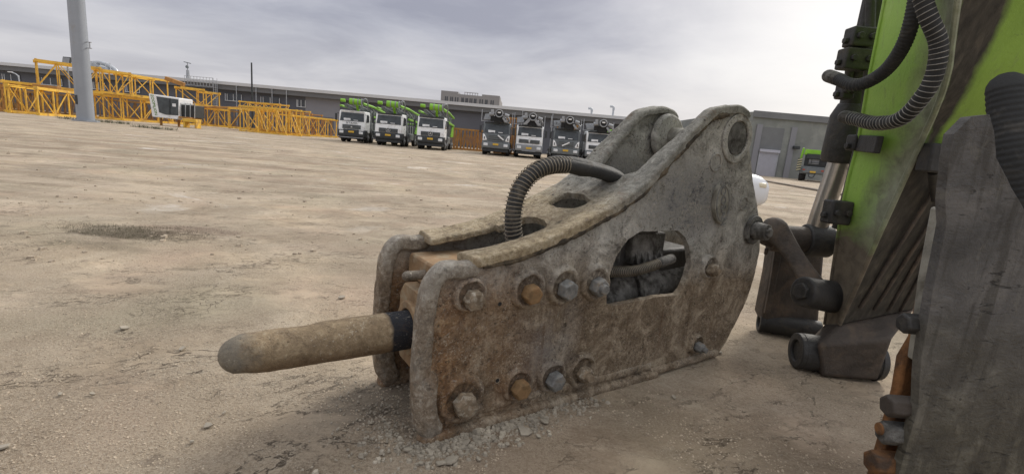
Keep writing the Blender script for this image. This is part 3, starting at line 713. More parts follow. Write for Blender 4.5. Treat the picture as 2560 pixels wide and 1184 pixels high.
# chisel: blunt worn tool
pts = []; rs = []
for u_, r_ in ((.35, .080), (.05, .080), (-.05, .080), (-.10, .0795), (-.2, .079), (-.3, .077), (-.42, .076), (-.49, .075), (-.53, .072), (-.56, .067), (-.583, .060), (-.600, .050), (-.612, .038), (-.620, .023), (-.624, .008)):
    pts.append(V(u_*1.03 if u_ < 0 else u_, .25, .372)); rs.append(r_)
pp = []; rr_ = []
for i in range(len(pts)-1):
    k = max(1, int((pts[i+1]-pts[i]).length/.012))
    for j in range(k): pp.append(pts[i].lerp(pts[i+1], j/k)); rr_.append(rs[i]+(rs[i+1]-rs[i])*j/k)
pp.append(pts[-1]); rr_.append(rs[-1])
ch = MB().tube(pp, rr_, 40, up=(0, 0, 1))
for i, q in enumerate(ch.v):
    p = Vector(q); d = (p-V(p.x, .25, .372)); k = 1
    if p.x < -.04:
        k += .022*mn.noise(p*9)+.014*mn.noise(p*38)+.010*mn.noise(p*90)
        if d.z > 0: k -= .16*max(0, 1-((p.x+.42)/.12)**2)*max(0, d.z/.075)*max(0, .7+mn.noise(p*8))*.8     # long worn flat on top
        if p.x < -.5: k += .10*mn.noise(p*17+V(3, 0, 0))
    ch.v[i] = (p.x, .25+d.y*k, .372+d.z*k)
ch.build('chisel', M['br_chisel'], BR, smooth=60)
# front head
hb = MB(); 
prof = [(.10, .50), (.14, .545), (.36, .545), (.40, .50), (.42, .26), (.38, .20), (.13, .20), (.09, .26)]
hb.prism([V(.045, a, b) for a, b in prof], (.42, 0, 0)).build('front_head', M['orangehead'], BR, bevel=.018, seg=3)
MB().ring(V(.06, .25, .378), (-1, 0, 0), .115, .080, .035, 36).build('front_bushing', M['orangehead'], BR, bevel=.006)
mb = MB(); mb.prism([V(.10, .11, .55), V(.10, .11, .625), V(.10, .16, .655), V(.10, .43, .655), V(.10, .45, .63), V(.10, .45, .55)], (.30, 0, 0)); mb.build('upper_bracket', M['orangehead'], BR, bevel=.010)
MB().tube([V(.10, .26, .60), V(.02, .26, .60)], .020, 18, round_ends=True).build('retaining_pin', M['br_bolt'], BR)
MB().b2((.40, .10, .64), (.95, .42, .66)).build('inner_shelf', M['inner'], BR, bevel=.004)
# body inside the bracket
MB().prism([V(.475, a, b) for a, b in prof], (.42, 0, 0)).build('body_block', M['inner'], BR, bevel=.015)
MB().tube([V(.88, .25, .40), V(1.25, .25, .42), V(1.27, .25, .42)], [.145, .145, .13], 32).build('cylinder_body', M['inner'], BR)
MB().tube([V(1.25, .25, .42), V(1.85, .25, .46)], .135, 32).build('accumulator_tube', M['inner'], BR)
MB().ring(V(1.26, .25, .42), (1, 0, 0), .16, .12, .035, 32).build('body_flange', M['inner'], BR, bevel=.004)
MB().b2((.96, .14, .54), (1.12, .36, .74)).build('valve_body', M['inner'], BR, bevel=.008)
vb = MB().b2((1.19, .13, .60), (1.44, .34, .765)).build('valve_block', M['inner'], BR, bevel=.008)
for k in range(5):
    x = 1.215+.048*k; MB().prism([V(x, .13, .60), V(x, .10, .60), V(x, .13, .665)], (.014, 0, 0)).build('rib', M['inner'], vb)
MB().b2((1.10, .12, .765), (1.36, .38, .80)).build('valve_cap', M['innerdark'], BR, bevel=.006)
MB().b2((1.125, .17, .58), (1.185, .33, .78)).build('port_block', M['innerdark'], BR, bevel=.006)

MB().b2((1.47, .16, .40), (1.74, .40, .66)).build('dark_infill', M['innerdark'], BR, bevel=.02)  # block added to darken the view through the window's right side
# hoses
M['hose'] = mat('black_hose', (.03, .03, .029), .7, var=.35, vscale=8, bump=.003, bscale=60, dirt=(.14, .125, .10), dirt_amt=.35, dscale=14)
M['hosegrey'] = mat('dusty_hose', (.022, .023, .023), .75, var=.3, vscale=8, bump=.002, bscale=60, dirt=(.08, .075, .065), dirt_amt=.3, dscale=14)
M['coil'] = mat('coil_wire', (.22, .19, .145), .6, metal=.4, var=.4, vscale=20)
M['coillight'] = mat('bright_coil_wire', (.28, .27, .24), .5, metal=.4, var=.4, vscale=20)
def hose(path, r, name, parent, m, pitch=.016, coil=None, coil_r=.003, corr=.0, crange=(0, 1), lift=1.12, n=18):
    P = resample(spline(path, 10), pitch/4 if corr else pitch)
    rs = [r*(1+corr*math.sin(i*math.pi/2)) for i in range(len(P))] if corr else [r]*len(P)
    h = MB().tube(P, rs, n, round_ends=True).build(name, m, parent, smooth=80)
    if coil:
        # spring wound round the hose
        Q = resample(spline(path, 10), pitch/10); a0, a1 = int(len(Q)*crange[0]), int(len(Q)*crange[1])-1
        t = (Q[1]-Q[0]).normalized(); A = t.orthogonal().normalized(); H = []
        for i in range(a0, a1):
            t = (Q[min(i+1, len(Q)-1)]-Q[max(i-1, 0)]).normalized(); A = (A-t*A.dot(t)).normalized(); B = t.cross(A)
            th = i*2*math.pi/10; rr = r*(lift+.05*mn.noise(Q[i]*20)); H.append(Q[i]+(A*math.cos(th)+B*math.sin(th))*rr)
        MB().tube(H, coil_r, 5, caps=False).build('coil', coil, h, smooth=80)
    return h
hp = [V(.55, .20, .60), V(.505, .20, .70), V(.472, .20, .79), V(.468, .20, .90), V(.502, .20, .995), V(.58, .20, 1.062), V(.70, .20, 1.088), V(.86, .20, 1.078), V(1.02, .21, 1.055), V(1.13, .22, 1.02), V(1.25, .24, .93)]
hose([p+V(.0, -.018, 0) for p in hp], .031, 'hydraulic_hose', BR, M['hose'], .017, M['coil'], .0022, 0, (.05, .56), 1.22)
hose([p+V(.022, .030, -.004) for p in hp], .030, 'hydraulic_hose', BR, M['hose'], .017, M['coil'], .0022, 0, (.05, .50), 1.22)
# torn outer sleeve
P = resample(spline([p+V(.008, 0, .002) for p in hp[5:-1]], 10), .01)
MB().tube(P, [.040*(1+.12*mn.noise(p*12)) for p in P], 16, jit=.10, seed=3).build('hose_sleeve', M['hose'], BR, smooth=60)
hose([V(.88, .10, .585), V(1.0, .085, .59), V(1.15, .075, .585), V(1.28, .075, .60), V(1.38, .08, .615)], .024, 'return_hose', BR, M['hose'], .012, M['coil'], .0022, 0, (0, .92), 1.1)
MB().tube([V(1.36, .08, .613), V(1.46, .09, .625)], [.027, .027], 16, round_ends=True).build('hose_fitting', M['inner'], BR)

# ------------------------------------------------------------------ excavator arm (right)
def arm_paint(name, kind):
    m = bpy.data.materials.new(name); m.use_nodes = True; t = NT(m.node_tree); b = t.n['Principled BSDF']
    co = t.new('ShaderNodeTexCoord').outputs['Object']; x, y, z = t.sep(co)
    nA = t.noise(co, 3, 7, .65, .6); nB = t.noise(t.vmath('ADD', co, (3, 3, 3)), 9, 7, .68, .5); nF = t.noise(co, 60, 5, .7)
    st = t.noise(t.comb(t.math('MULTIPLY', x, 30), t.math('MULTIPLY', y, 30), t.math('MULTIPLY', z, 3)), 1, 5, .6, .4)
    g = t.ramp(nA, (.3, (.24, .44, .06)), (.6, (.31, .52, .085)), (.8, (.40, .57, .17)))
    grime = t.ramp(nB, (.3, (.065, .052, .038)), (.5, (.135, .112, .08)), (.75, (.22, .185, .13)))
    hz = t.math('ADD', z, t.math('MULTIPLY', t.math('SUBTRACT', nA, .5), .35))
    f = t.step(hz, .92, .68)
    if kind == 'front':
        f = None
        g = t.ramp(nA, (.3, (.19, .33, .04)), (.6, (.25, .42, .055)), (.8, (.30, .46, .09)))  # same green as the side, with the front's shade painted in
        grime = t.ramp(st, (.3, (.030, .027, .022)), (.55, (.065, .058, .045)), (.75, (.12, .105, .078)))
        p0, p1 = at(2350, 300, 2.20), at(2462, -10, 1.99)
        dl = (p1-p0).normalized(); rel = t.vmath('SUBTRACT', co, tuple(p0))
        along = t.vmath('DOT_PRODUCT', rel, tuple(dl)); q = t.vmath('SUBTRACT', rel, t.vmath('MULTIPLY', t.comb(along, along, along), tuple(dl)))
        d = t.math('ADD', t.vmath('LENGTH', q), t.math('MULTIPLY', t.math('SUBTRACT', nB, .5), .10))
        f = t.math('MAXIMUM', t.step(t.math('MULTIPLY', hz, .5), .70, .56), t.math('MULTIPLY', t.step(t.math('SUBTRACT', d, t.math('MULTIPLY', along, .13)), .07, .0), .95))
    else:
        # old grease and dust smeared along the rear edge of the side face
        p0, p1 = at(2235, 500, 2.38), at(2392, 0, 1.98)
        dl = (p1-p0).normalized(); rel = t.vmath('SUBTRACT', co, tuple(p0))
        along = t.vmath('DOT_PRODUCT', rel, tuple(dl)); q = t.vmath('SUBTRACT', rel, t.vmath('MULTIPLY', t.comb(along, along, along), tuple(dl)))
        d = t.math('ADD', t.vmath('LENGTH', q), t.math('MULTIPLY', t.math('SUBTRACT', nB, .5), .22))
        f2 = t.step(d, .20, .05)
        g = t.mix(t.math('MULTIPLY', f2, .9), g, t.ramp(nB, (.3, (.12, .12, .085)), (.55, (.27, .27, .22)), (.75, (.40, .40, .35))))
    scr = t.step(t.noise(t.comb(t.math('MULTIPLY', x, 9), t.math('MULTIPLY', y, 9), t.math('MULTIPLY', z, 30)), 1.5, 8, .8, 1.5), .60, .66)
    g = t.mix(t.math('MULTIPLY', scr, .5), g, (.10, .13, .05))
    g = t.mix(t.math('MULTIPLY', t.step(st, .56, .68), .35), g, (.16, .19, .08))
    ragg = t.math('ADD', t.math('MULTIPLY', f, .72), t.math('MULTIPLY', nB, .5)); f = t.step(ragg, .42, .74)
    col = t.mix(f, g, grime)
    col = t.mix(t.math('MULTIPLY', t.step(nF, .62, .72), .4), col, (.06, .055, .04))
    col = t.mix(t.math('MULTIPLY', t.step(t.noise(co, 14, 8, .75), .64, .70), .45), col, (.09, .10, .055))
    t.l.new(col, b.inputs['Base Color']); t.l.new(t.ramp(f, (0, .45), (1, .88)), b.inputs['Roughness'])
    t.l.new(t.bump(t.math('ADD', nF, nB), .004, .6), b.inputs['Normal'])
    return m
M['armside'] = arm_paint('arm_side_paint', 'side'); M['armfront'] = arm_paint('arm_front_paint_shaded', 'front')
M['grimy'] = mat('grimy_dark_steel', (.062, .050, .040), .75, var=.4, vscale=7, bump=.008, bscale=28, dirt=(.14, .105, .075), dirt_amt=.45, dscale=6)
M['grimydk'] = mat('greasy_black_steel', (.030, .029, .027), .6, var=.4, vscale=7, bump=.006, bscale=30, dirt=(.08, .07, .055), dirt_amt=.35, dscale=8)
M['rod'] = mat('chrome_rod', (.45, .43, .40), .28, metal=.85, var=.25, vscale=4, dirt=(.2, .17, .13), dirt_amt=.3, dscale=9)
AR = empty('excavator_arm', (0, 0, 0), label='lime green excavator arm with hydraulic cylinder and hoses, its end boss on the ground', cat='excavator arm')
def ext(a, b, t): return a+(b-a)*t
SEC = [((2062, 810, 2.80), (2098, 810, 2.60), (2290, 770, 2.62)), ((2108, 510, 2.70), (2231, 513, 2.38), (2430, 500, 2.40)),
       ((2145, 357, 2.65), (2302, 357, 2.25), (2560, 350, 2.28)), ((2172, 203, 2.58), (2364, 203, 2.10), (2720, 200, 2.12)), ((2215, -10, 2.50), (2396, -10, 1.98), (2880, -10, 2.0))]
SEC = [[at(*q) for q in r_] for r_ in SEC]
SEC.append([SEC[-1][k]+(SEC[-1][k]-SEC[-2][k])*3.5 for k in range(3)])
fine = []
cols = [spline([r_[k] for r_ in SEC], 8) for k in range(3)]
M0, M1, L0, L1, R0 = SEC[0][1], SEC[2][1], SEC[0][0], SEC[2][0], SEC[0][2]
NR = len(cols[0]); mb = MB()
quad = [(cols[0][i], cols[1][i], cols[2][i], cols[0][i]+(cols[2][i]-cols[1][i])) for i in range(NR)]
for side in range(4):
    o = len(mb.v); mb.m = (0, 1, 0, 1)[side]
    for i in range(NR):
        a, b = quad[i][side], quad[i][(side+1) % 4]
        for j in range(13): mb.v.append(tuple(a.lerp(b, j/12)+V(0, 0, 0)))
    for i in range(NR-1):
        for j in range(12): a = o+i*13+j; mb.face([a, a+1, a+14, a+13])
mb.m = 1; o = len(mb.v)
for i in (0, NR-1): mb.v += [tuple(p) for p in quad[i]]
mb.face([o, o+1, o+2, o+3]); mb.face([o+4, o+5, o+6, o+7])
ab = mb.build('arm_box', [M['armside'], M['armfront']], AR, smooth=30)
NF = (M1-M0).cross(R0-M0).normalized()
if NF.dot(V(0, 0, HCAM)-M0) < 0: NF = -NF
NS_ = (L1-L0).cross(M0-L0).normalized()
if NS_.dot(V(0, 0, HCAM)-M0) < 0: NS_ = -NS_
def onface(x, y, p, nrm, off=0):
    d = ray(x, y); o_ = V(0, 0, HCAM); t_ = nrm.dot(p+nrm*off-o_)/nrm.dot(d); return o_+d*t_
# edge strips along the corners of the box
MB().tube(cols[1], .013, 8, jit=.15).build('edge_weld', M['armside'], AR)
MB().tube(cols[0], .010, 8).build('edge_weld', M['armside'], AR)
# ridges of the worn lower front face
for (x0, y0, x1, y1, wd) in ((2150, 770, 2385, 395, .020), (2185, 775, 2400, 440, .016), (2220, 778, 2330, 590, .016), (2250, 778, 2345, 610, .014)):
    a, b = onface(x0, y0, M0, NF, .004), onface(x1, y1, M0, NF, .004)
    MB().bar(a, b, wd, .016, up=NF).build('front_ridge', M['grimy'], AR, bevel=.006)
# toe casting and the two ground bosses
q0 = [SEC[0][0], SEC[0][1], SEC[0][2], SEC[0][0]+(SEC[0][2]-SEC[0][1])]
q0 = [p+(sum(q0, V(0, 0, 0))/4-p)*-.012 for p in q0]
q1 = [at(2022, 850, 2.80), at(2048, 862, 2.52), at(2232, 848, 2.47)]; q1.append(q1[0]+(q1[2]-q1[1]))
q2 = [at(2034, 925, 2.74), at(2052, 940, 2.545), at(2196, 950, 2.50)]; q2.append(q2[0]+(q2[2]-q2[1]))
mb = MB(); mb.add(q0+q1+q2, [(0, 1, 2, 3), (11, 10, 9, 8)]+[(r_*4+k, r_*4+(k+1) % 4, (r_+1)*4+(k+1) % 4, (r_+1)*4+k) for r_ in (0, 1) for k in range(4)])
mb.build('toe_casting', M['grimy'], AR, bevel=.02, seg=3)
b0 = ground_at(2012, 935); b0.z = .105; b1 = ground_at(2190, 948); b1.z = .105
b0 = V(1.74, 2.66, .105); b1 = V(2.16, 2.60, .10)
mb = MB(); ax = (b1-b0).normalized()
mb.ring(b0-ax*.015, ax, .102, .060, .035, 36); mb.tube([b0+ax*.01, b1], .104, 36); mb.disc(b0+ax*.0, ax, .1, .02, 36)
mb.tube([b1-ax*.02, b1+ax*.02], [.112, .10], 36)
pb = mb.build('pivot_boss', M['grimydk'], AR, bevel=.006)
c0 = V(1.81, 3.22, .075); c1 = V(2.16, 3.12, .075); ax = (c1-c0).normalized()
mb = MB(); mb.ring(c0-ax*.02, ax, .072, .042, .03, 30); mb.tube([c0, c1], .070, 30); mb.build('rear_boss', M['grimydk'], AR, bevel=.005)
poly = [at(x, y, 3.16) for x, y in ((1938, 600), (1925, 690), (1905, 790), (1925, 835), (2045, 835), (2065, 600))]
rl = MB().prism(poly, V(.02, .16, 0)).build('rear_link', M['grimy'], AR, bevel=.02, seg=3)
poly = [at(x, y, 3.15) for x, y in ((1936, 604), (1924, 690), (1908, 780), (1922, 780), (1940, 690), (1956, 604))]
MB().prism(poly, V(-.005, -.03, 0)).build('link_edge', M['grimy'], rl, bevel=.006)
# upper cross tube with nut end, rod eye
t0, t1 = at(1918, 592, 3.0), at(2080, 604, 2.98); ax = (t1-t0).normalized()
mb = MB(); mb.tube([t0+ax*.04, t1], .082, 28); mb.tube([t0+ax*.02, t0+ax*.10], [.088, .088], 28); ct = mb.build('cross_tube', M['grimy'], AR, bevel=.005)
mb = MB(); mb.tube([t0-ax*.03, t0+ax*.03], [.050, .070], 22); mb.disc(t0-ax*.05, ax, .045, .04, 6); mb.tube([t0+V(0, -.02, -.07), t0+V(0, -.02, -.11)], .012, 8); mb.build('pin_nut', M['grimy'], ct, bevel=.004)
MB().tube([t1-ax*.17, t1-ax*.02], .102, 28).build('rod_eye', M['grimydk'], AR, bevel=.01)
# curved link down to the arm
lp_ = resample(spline([at(1938, 575, 2.92), at(1958, 600, 2.88), at(1990, 645, 2.80), at(2018, 690, 2.72), at(2040, 730, 2.68)], 6), .015)
MB().tube(lp_, [.085-.030*math.sin(i/len(lp_)*math.pi) for i in range(len(lp_))], 12, up=(0, 1, 0), flat=(.45, .95), round_ends=True).build('curved_link', M['grimy'], AR, smooth=60)
k0, k1 = at(2005, 728, 2.66), at(2085, 742, 2.72)
MB().tube([k0, k1], [.088, .095], 26, round_ends=False).build('link_boss', M['grimydk'], AR, bevel=.012, seg=3)
mb = MB(); mb.disc(k0-(k1-k0).normalized()*.02, k1-k0, .05, .04, 6); mb.build('link_nut', M['grimydk'], AR, bevel=.004)
# hydraulic cylinder
g0, g1 = at(2128, 275, 2.92), at(2098, 405, 2.95); top = at(2205, -60, 2.85); rod_end = at(2035, 590, 3.0)
topx = g0+(g0-rod_end).normalized()*1.4
topx = ext(g0, top, 1.4)
cy = MB().tube([topx, g0], .066, 28).build('cylinder_barrel', M['grimydk'], AR)
mb = MB(); mb.tube([g0-(g1-g0)*.12, g0+(g1-g0)*.12, g1-(g1-g0)*.08, g1], [.070, .100, .104, .095], 32); mb.build('cylinder_gland', M['grimydk'], cy, bevel=.006)
MB().tube([g1, rod_end], .060, 32).build('piston_rod', M['rod'], AR)
# pipes beside the cylinder and their clamps
pa, pb_, pc_ = at(2178, -40, 2.75), at(2160, 300, 2.74), at(2108, 520, 2.76)
MB().tube(spline([pa, at(2172, 150, 2.74), pb_, pc_, at(2090, 570, 2.78)], 6), .024, 14).build('steel_pipe', M['grimydk'], AR)
MB().tube(spline([at(2182, -60, 2.85), at(2160, 60, 2.85), at(2128, 150, 2.86), at(2118, 240, 2.9)], 6), .022, 14).build('steel_pipe', M['grimydk'], AR)
for (x, y, Y, sx_, sz_, ln) in ((2150, 95, 2.76, .13, .10, .09), (2138, 150, 2.76, .16, .11, .09), (2112, 228, 2.82, .07, .09, .08), (2150, 358, 2.68, .11, .085, .08), (2092, 530, 2.66, .12, .13, .09)):
    p = at(x, y, Y); c = MB().box(p, (sx_, ln, sz_)).build('pipe_clamp', M['grimydk'], AR, bevel=.01, seg=2)
    for k in (-1, 1): MB().disc(p+V(k*sx_*.25, -ln/2, 0), (0, -1, 0), .018, .02, 6).build('clamp_bolt', M['grimydk'], c, bevel=.003)
    MB().disc(p+V(-sx_*.5, 0, -.02), (-1, 0, 0), .018, .02, 6).build('clamp_bolt', M['grimydk'], c, bevel=.003)
a, b = at(2150, 358, 2.64), onface(2198, 362, M0, NS_, .0)
MB().bar(a, b, .03, .085).build('clamp_arm', M['grimydk'], AR, bevel=.006)
# spring-wrapped hoses
hose([at(2290, -60, 2.05), at(2320, 40, 2.03), at(2346, 110, 2.03), at(2335, 190, 2.05), at(2300, 250, 2.1), at(2250, 298, 2.2), at(2190, 308, 2.35), at(2140, 298, 2.5), at(2112, 292, 2.58)], .031, 'hydraulic_hose', AR, M['hosegrey'], .021, M['coillight'], .0019, .0, (.0, .97), 1.05)
hose([at(2300, -60, 2.15), at(2280, 50, 2.15), at(2255, 120, 2.2), at(2215, 175, 2.3), at(2165, 207, 2.4), at(2130, 212, 2.46), at(2098, 200, 2.55), at(2072, 190, 2.62)], .029, 'hydraulic_hose', AR, M['hosegrey'], .014, None, .0, .05, (0, 1))
for (x, y, x2, y2, Y) in ((2112, 292, 2150, 300, 2.56), (2072, 190, 2100, 200, 2.6)):
    MB().tube([at(x, y, Y), at(x2, y2, Y-.04)], .032, 16, round_ends=True).build('hose_end', M['inner'], AR)
# block with stem on the front face
p = onface(2342, 396, M0, NF, .05); c = MB().box(p, (.12, .08, .13)).build('grease_block', M['grimydk'], AR, bevel=.01)
MB().tube([p+V(0, 0, -.06), onface(2338, 500, M0, NF, .04)], [.022, .016], 12).build('stem', M['grimydk'], c)
# thick sleeve hose at the right edge
hose([at(2518, 222, 1.75), at(2524, 300, 1.72), at(2540, 420, 1.68), at(2562, 540, 1.66), at(2610, 700, 1.62), at(2650, 850, 1.56), at(2640, 960, 1.48)], .056, 'thick_hose', AR, M['hosegrey'], .02, None, 0, .025, (0, 1), n=26)

# ------------------------------------------------------------------ bracket plate, right foreground
def fore_mat():
    m = bpy.data.materials.new('pitted_grey_steel'); m.use_nodes = True; t = NT(m.node_tree); b = t.n['Principled BSDF']
    co = t.new('ShaderNodeTexCoord').outputs['Object']; x, y, z = t.sep(co)
    nA = t.noise(co, 4, 7, .65, .5); nF = t.noise(co, 70, 5, .7); nB = t.noise(t.vmath('ADD', co, (3, 3, 3)), 12, 7, .7, .6)
    c = t.ramp(nA, (.34, (.055, .053, .050)), (.52, (.105, .10, .094)), (.68, (.17, .16, .145)))
    low = t.step(t.math('ADD', z, t.math('MULTIPLY', nA, .4)), 1.0, .6)
    c = t.mix(low, c, t.ramp(nB, (.34, (.055, .050, .036)), (.52, (.12, .11, .08)), (.66, (.21, .195, .15))))
    ch = t.noise(t.comb(t.math('MULTIPLY', x, 14), y, t.math('MULTIPLY', z, 45)), 1, 8, .75, 1.2)
    chip = t.math('MULTIPLY', t.step(ch, .60, .65), t.step(nA, .46, .58))
    c = t.mix(t.math('MULTIPLY', chip, .8), c, (.035, .03, .026))
    c = t.mix(t.math('MULTIPLY', t.step(nF, .58, .68), .25), c, (.2, .185, .15))
    c = t.mix(t.math('MULTIPLY', t.step(nF, .42, .34), .45), c, (.03, .028, .025))
    st = t.noise(t.comb(t.math('MULTIPLY', x, 22), y, t.math('MULTIPLY', z, 2)), 1, 5, .6, .5)
    c = t.mix(t.math('MULTIPLY', t.step(st, .50, .60), .6), c, (.035, .031, .024))
    c = t.mix(t.math('MULTIPLY', t.step(t.noise(t.comb(t.math('MULTIPLY', x, 16), y, t.math('MULTIPLY', z, 3)), 1, 7, .75, .6), .58, .66), .4), c, (.20, .19, .15))
    oil = t.step(t.noise(t.vmath('ADD', co, (6, 6, 6)), 2.6, 7, .7, .8), .50, .60)
    c = t.mix(t.math('MULTIPLY', oil, .55), c, (.03, .028, .024))
    ws = t.math('MULTIPLY', t.step(t.noise(t.comb(t.math('MULTIPLY', x, 6), y, t.math('MULTIPLY', z, 24)), 1, 7, .7, 1.5), .64, .70), low)
    c = t.mix(t.math('MULTIPLY', ws, .45), c, (.42, .40, .36))
    t.l.new(c, b.inputs['Base Color']); t.l.new(t.ramp(oil, (0, .75), (1, .42)), b.inputs['Roughness'])
    h = t.math('SUBTRACT', t.math('ADD', t.math('MULTIPLY', nF, .3), nB), t.math('MULTIPLY', chip, .9))
    t.l.new(t.bump(h, .014, .9), b.inputs['Normal'])
    return m
M['fore'] = fore_mat()
M['rusty'] = mat('rust_streaked_steel', (.20, .09, .03), .85, var=.5, vscale=12, bump=.008, bscale=40, dirt=(.05, .035, .025), dirt_amt=.5, dscale=14)
YF = 1.32
FB = empty('breaker_bracket', (at(2400, 1100, YF).x, YF, 0), label='dark grey pitted steel bracket plate standing upright at the right edge', cat='steel bracket')
def fl(x, y, Y=YF): return at(x, y, Y)-FB.location
bz = at(2300, 1180, YF).z
outl = [fl(x, y) for x, y in ((2428, 292), (2474, 286), (2486, 330), (2492, 395), (2530, 470), (2562, 525), (2640, 620), (2660, 900))]
outr = [fl(x, y) for x, y in ((2296, 1020), (2302, 900), (2330, 740), (2366, 560), (2362, 500), (2372, 400), (2385, 335))]
low1, low0 = V(outl[-1].x, 0, -.0), V(outr[0].x-.01, 0, -.0)
low1.z = gz(0, 1)+.0; low0.z = low1.z
p2 = [(p.x, p.z) for p in outl+[low1, low0]+outr]
sheet(p2, [], 0, .032, 'bracket_plate', M['fore'], FB, step=.03, wob=.0012, seed=70, jit=.0012, bev=.004)
# second, rust-streaked plate behind
bl = [fl(x, y, YF+.10) for x, y in ((2374, 560), (2352, 560), (2322, 700), (2292, 850), (2262, 900), (2248, 985))]
lo_a, lo_b = V(bl[-1].x-.01, .1, low1.z), V(bl[0].x+.1, .1, low1.z)
MB().prism([V(p.x, .1, p.z) for p in bl+[lo_a, lo_b]], (0, .04, 0)).build('rear_plate', M['rusty'], FB, bevel=.008)
bp = [fl(x, y, YF+.06) for x, y in ((2366, 520), (2352, 520), (2318, 700), (2290, 905), (2320, 905))]
MB().prism([V(p.x, .047, p.z) for p in bp], (0, .05, 0)).build('edge_strip', M['paleworn'], FB, bevel=.006)
# stiffening web running back from the far edge
MB().b2((1.50-FB.location.x, .034, low1.z), (1.53-FB.location.x, .36, .70)).build('stiffener', M['grimydk'], FB, bevel=.005)
# bolts poking out of the left edge
for (x, y, r, ln, mt) in ((2288, 812, .032, .07, 'grimydk'), (2250, 1018, .036, .075, 'grimy'), (2242, 1085, .038, .08, 'inner'), (2228, 1160, .040, .10, 'rusty')):
    p = fl(x+30, y, YF+.05); h = MB(); a0 = .2
    h.tube([p+V(.03, 0, 0), p+V(-ln, 0, 0), p+V(-ln-.006, 0, 0)], [r, r, r*.86], 6, up=(0, .3, 1)); h.build('bolt', M[mt], FB, smooth=25, bevel=.004)
p = fl(2196, 1070, YF+.06); MB().tube([p, p+V(.05, 0, 0)], .020, 16).build('bolt', M['rusty'], FB, bevel=.004)

# ------------------------------------------------------------------ long warehouse
M['roofpale'] = mat('pale_roof_sheet', (.60, .61, .62), .6, var=.06, vscale=.3)
M['fascia'] = mat('grey_fascia', (.150, .152, .155), .6, var=.06, vscale=.2)
M['wallgrey'] = mat('grey_cladding', (.115, .12, .14), .7, var=.10, vscale=.15)
M['wallpale'] = mat('pale_grey_wall', (.25, .25, .27), .7, var=.06, vscale=.2)
M['pane'] = mat('window_pane', (.06, .07, .085), .2, var=.3, vscale=.5)
M['winframe'] = mat('white_frame', (.62, .64, .66), .5)
YW = 80
WH = empty('warehouse', (at(800, 320, YW).x, YW, 0), label='long low grey warehouse with a pale roof edge across the back of the yard', cat='warehouse')
x0 = at(-420, 230, YW).x-WH.location.x; x1 = at(1720, 380, YW).x-WH.location.x
MB().b2((x0, .0, 0), (x1, 40, 5.9)).build('wall', M['wallgrey'], WH)
MB().b2((x0-.5, -.9, 5.75), (x1+.5, 40.2, 6.5)).build('fascia', M['fascia'], WH)
MB().b2((x0-.6, -1.1, 6.503), (x1+.6, 40.3, 6.98)).build('eaves_strip', M['roofpale'], WH)
mb = MB(); mb.prism([V(x0-.5, -1.0, 6.985), V(x0-.5, 15, 7.2), V(x0-.5, 40.2, 6.985)], (x1-x0+1.2, 0, 0)); mb.build('roof', M['roofpale'], WH)
def wx(px): return at(px, 300, YW).x-WH.location.x
for (a, b) in ((20, 62), (110, 165), (240, 270), (320, 355), (566, 606), (654, 700), (743, 764)):
    xa, xb = wx(a), wx(b); wn = MB().b2((xa, -.10, 4.15), (xb, -.04, 5.3)).build('window', M['pane'], WH)
    mb = MB(); mb.b2((xa-.06, -.16, 4.05), (xb+.06, -.102, 4.15))
    for q_ in (0, .12, .5, 1): 
        xx = xa+(xb-xa)*q_; mb.b2((xx-.05, -.15, 4.15), (xx+.05, -.103, 5.2))
    mb.build('window_frame', M['winframe'], wn)
MB().b2((wx(764), -.08, 0), (wx(850), -.003, 5.9)).build('wall_panel', M['wallpale'], WH)
MB().b2((wx(776), -.14, 0), (wx(834), -.083, 2.8)).build('loading_door', M['wallgrey'], WH)
MB().b2((wx(1135), -.08, 0), (wx(1262), -.003, 5.4)).build('wall_panel', M['wallgrey'], WH)
for px in (552, 602, 650, 689, 724, 1008, 1305, 1380):
    MB().tube([V(wx(px), -1.05, 0), V(wx(px), -1.05, 6.6)], .06, 8).build('downpipe', M['galv'], WH)
# lower right flue pipes on the roof
def on_roof(px, py): p = at(px, py, YW+3); return p
for (px, py, h, lab) in ((1478, 289, .9, 'short bent flue pipe on the warehouse roof, left of its taller neighbour'), (1531, 296, 1.5, 'taller hooked flue pipe on the warehouse roof above the last grey truck')):
    p = at(px, py, YW+2); p.z = 6.7
    e = empty('roof_flue', p, label=lab, cat='flue pipe', group=None)
    MB().tube([V(0, 0, 0), V(0, 0, h)], .16, 10).build('pipe', M['galv'], e)
    MB().tube(spline([V(0, 0, h-.1), V(0, 0, h+.2), V(-.2, 0, h+.42), V(-.6, 0, h+.42)], 4), .2, 10).build('cowl', M['galv'], e)
# roof plant, ladder rail, mast on the roof
e = empty('roof_ducting', (at(245, 172, YW+3).x, YW+3, 6.6), label='bulky grey ventilation ducts on the warehouse roof right of the thick pole', cat='ventilation unit')
mb = MB(); mb.b2((-3.2, 0, 0), (-.4, 1.8, 1.9)); mb.b2((-.3, .2, 0), (1.4, 1.6, 1.4)); mb.build('housing', M['galv'], e, bevel=.06)
MB().tube(spline([V(-2, .8, 1.8), V(0, .8, 2.0), V(2.0, .8, 1.3), V(2.6, .8, .3)], 6), .35, 12).build('duct', M['galv'], e)
mb = MB()
for k in range(8): mb.bar(V(-3.3+.8*k, -.2, .1), V(-3.3+.8*k, -.2, 2.1), .06)
for z in (.9, 2.1): mb.bar(V(-3.3, -.2, z), V(2.3, -.2, z-.25), .06)
mb.build('guard_rail', M['galv'], e)
e = empty('ladder_cage', (at(462, 212, YW-1.6).x, YW-1.6, 0), label='pale caged access ladder and railing on the warehouse eaves above the orange masts', cat='ladder')
mb = MB()
for k in range(10): mb.bar(V(.5*k, 0, 5.9), V(.5*k, 0, 7.3), .06)
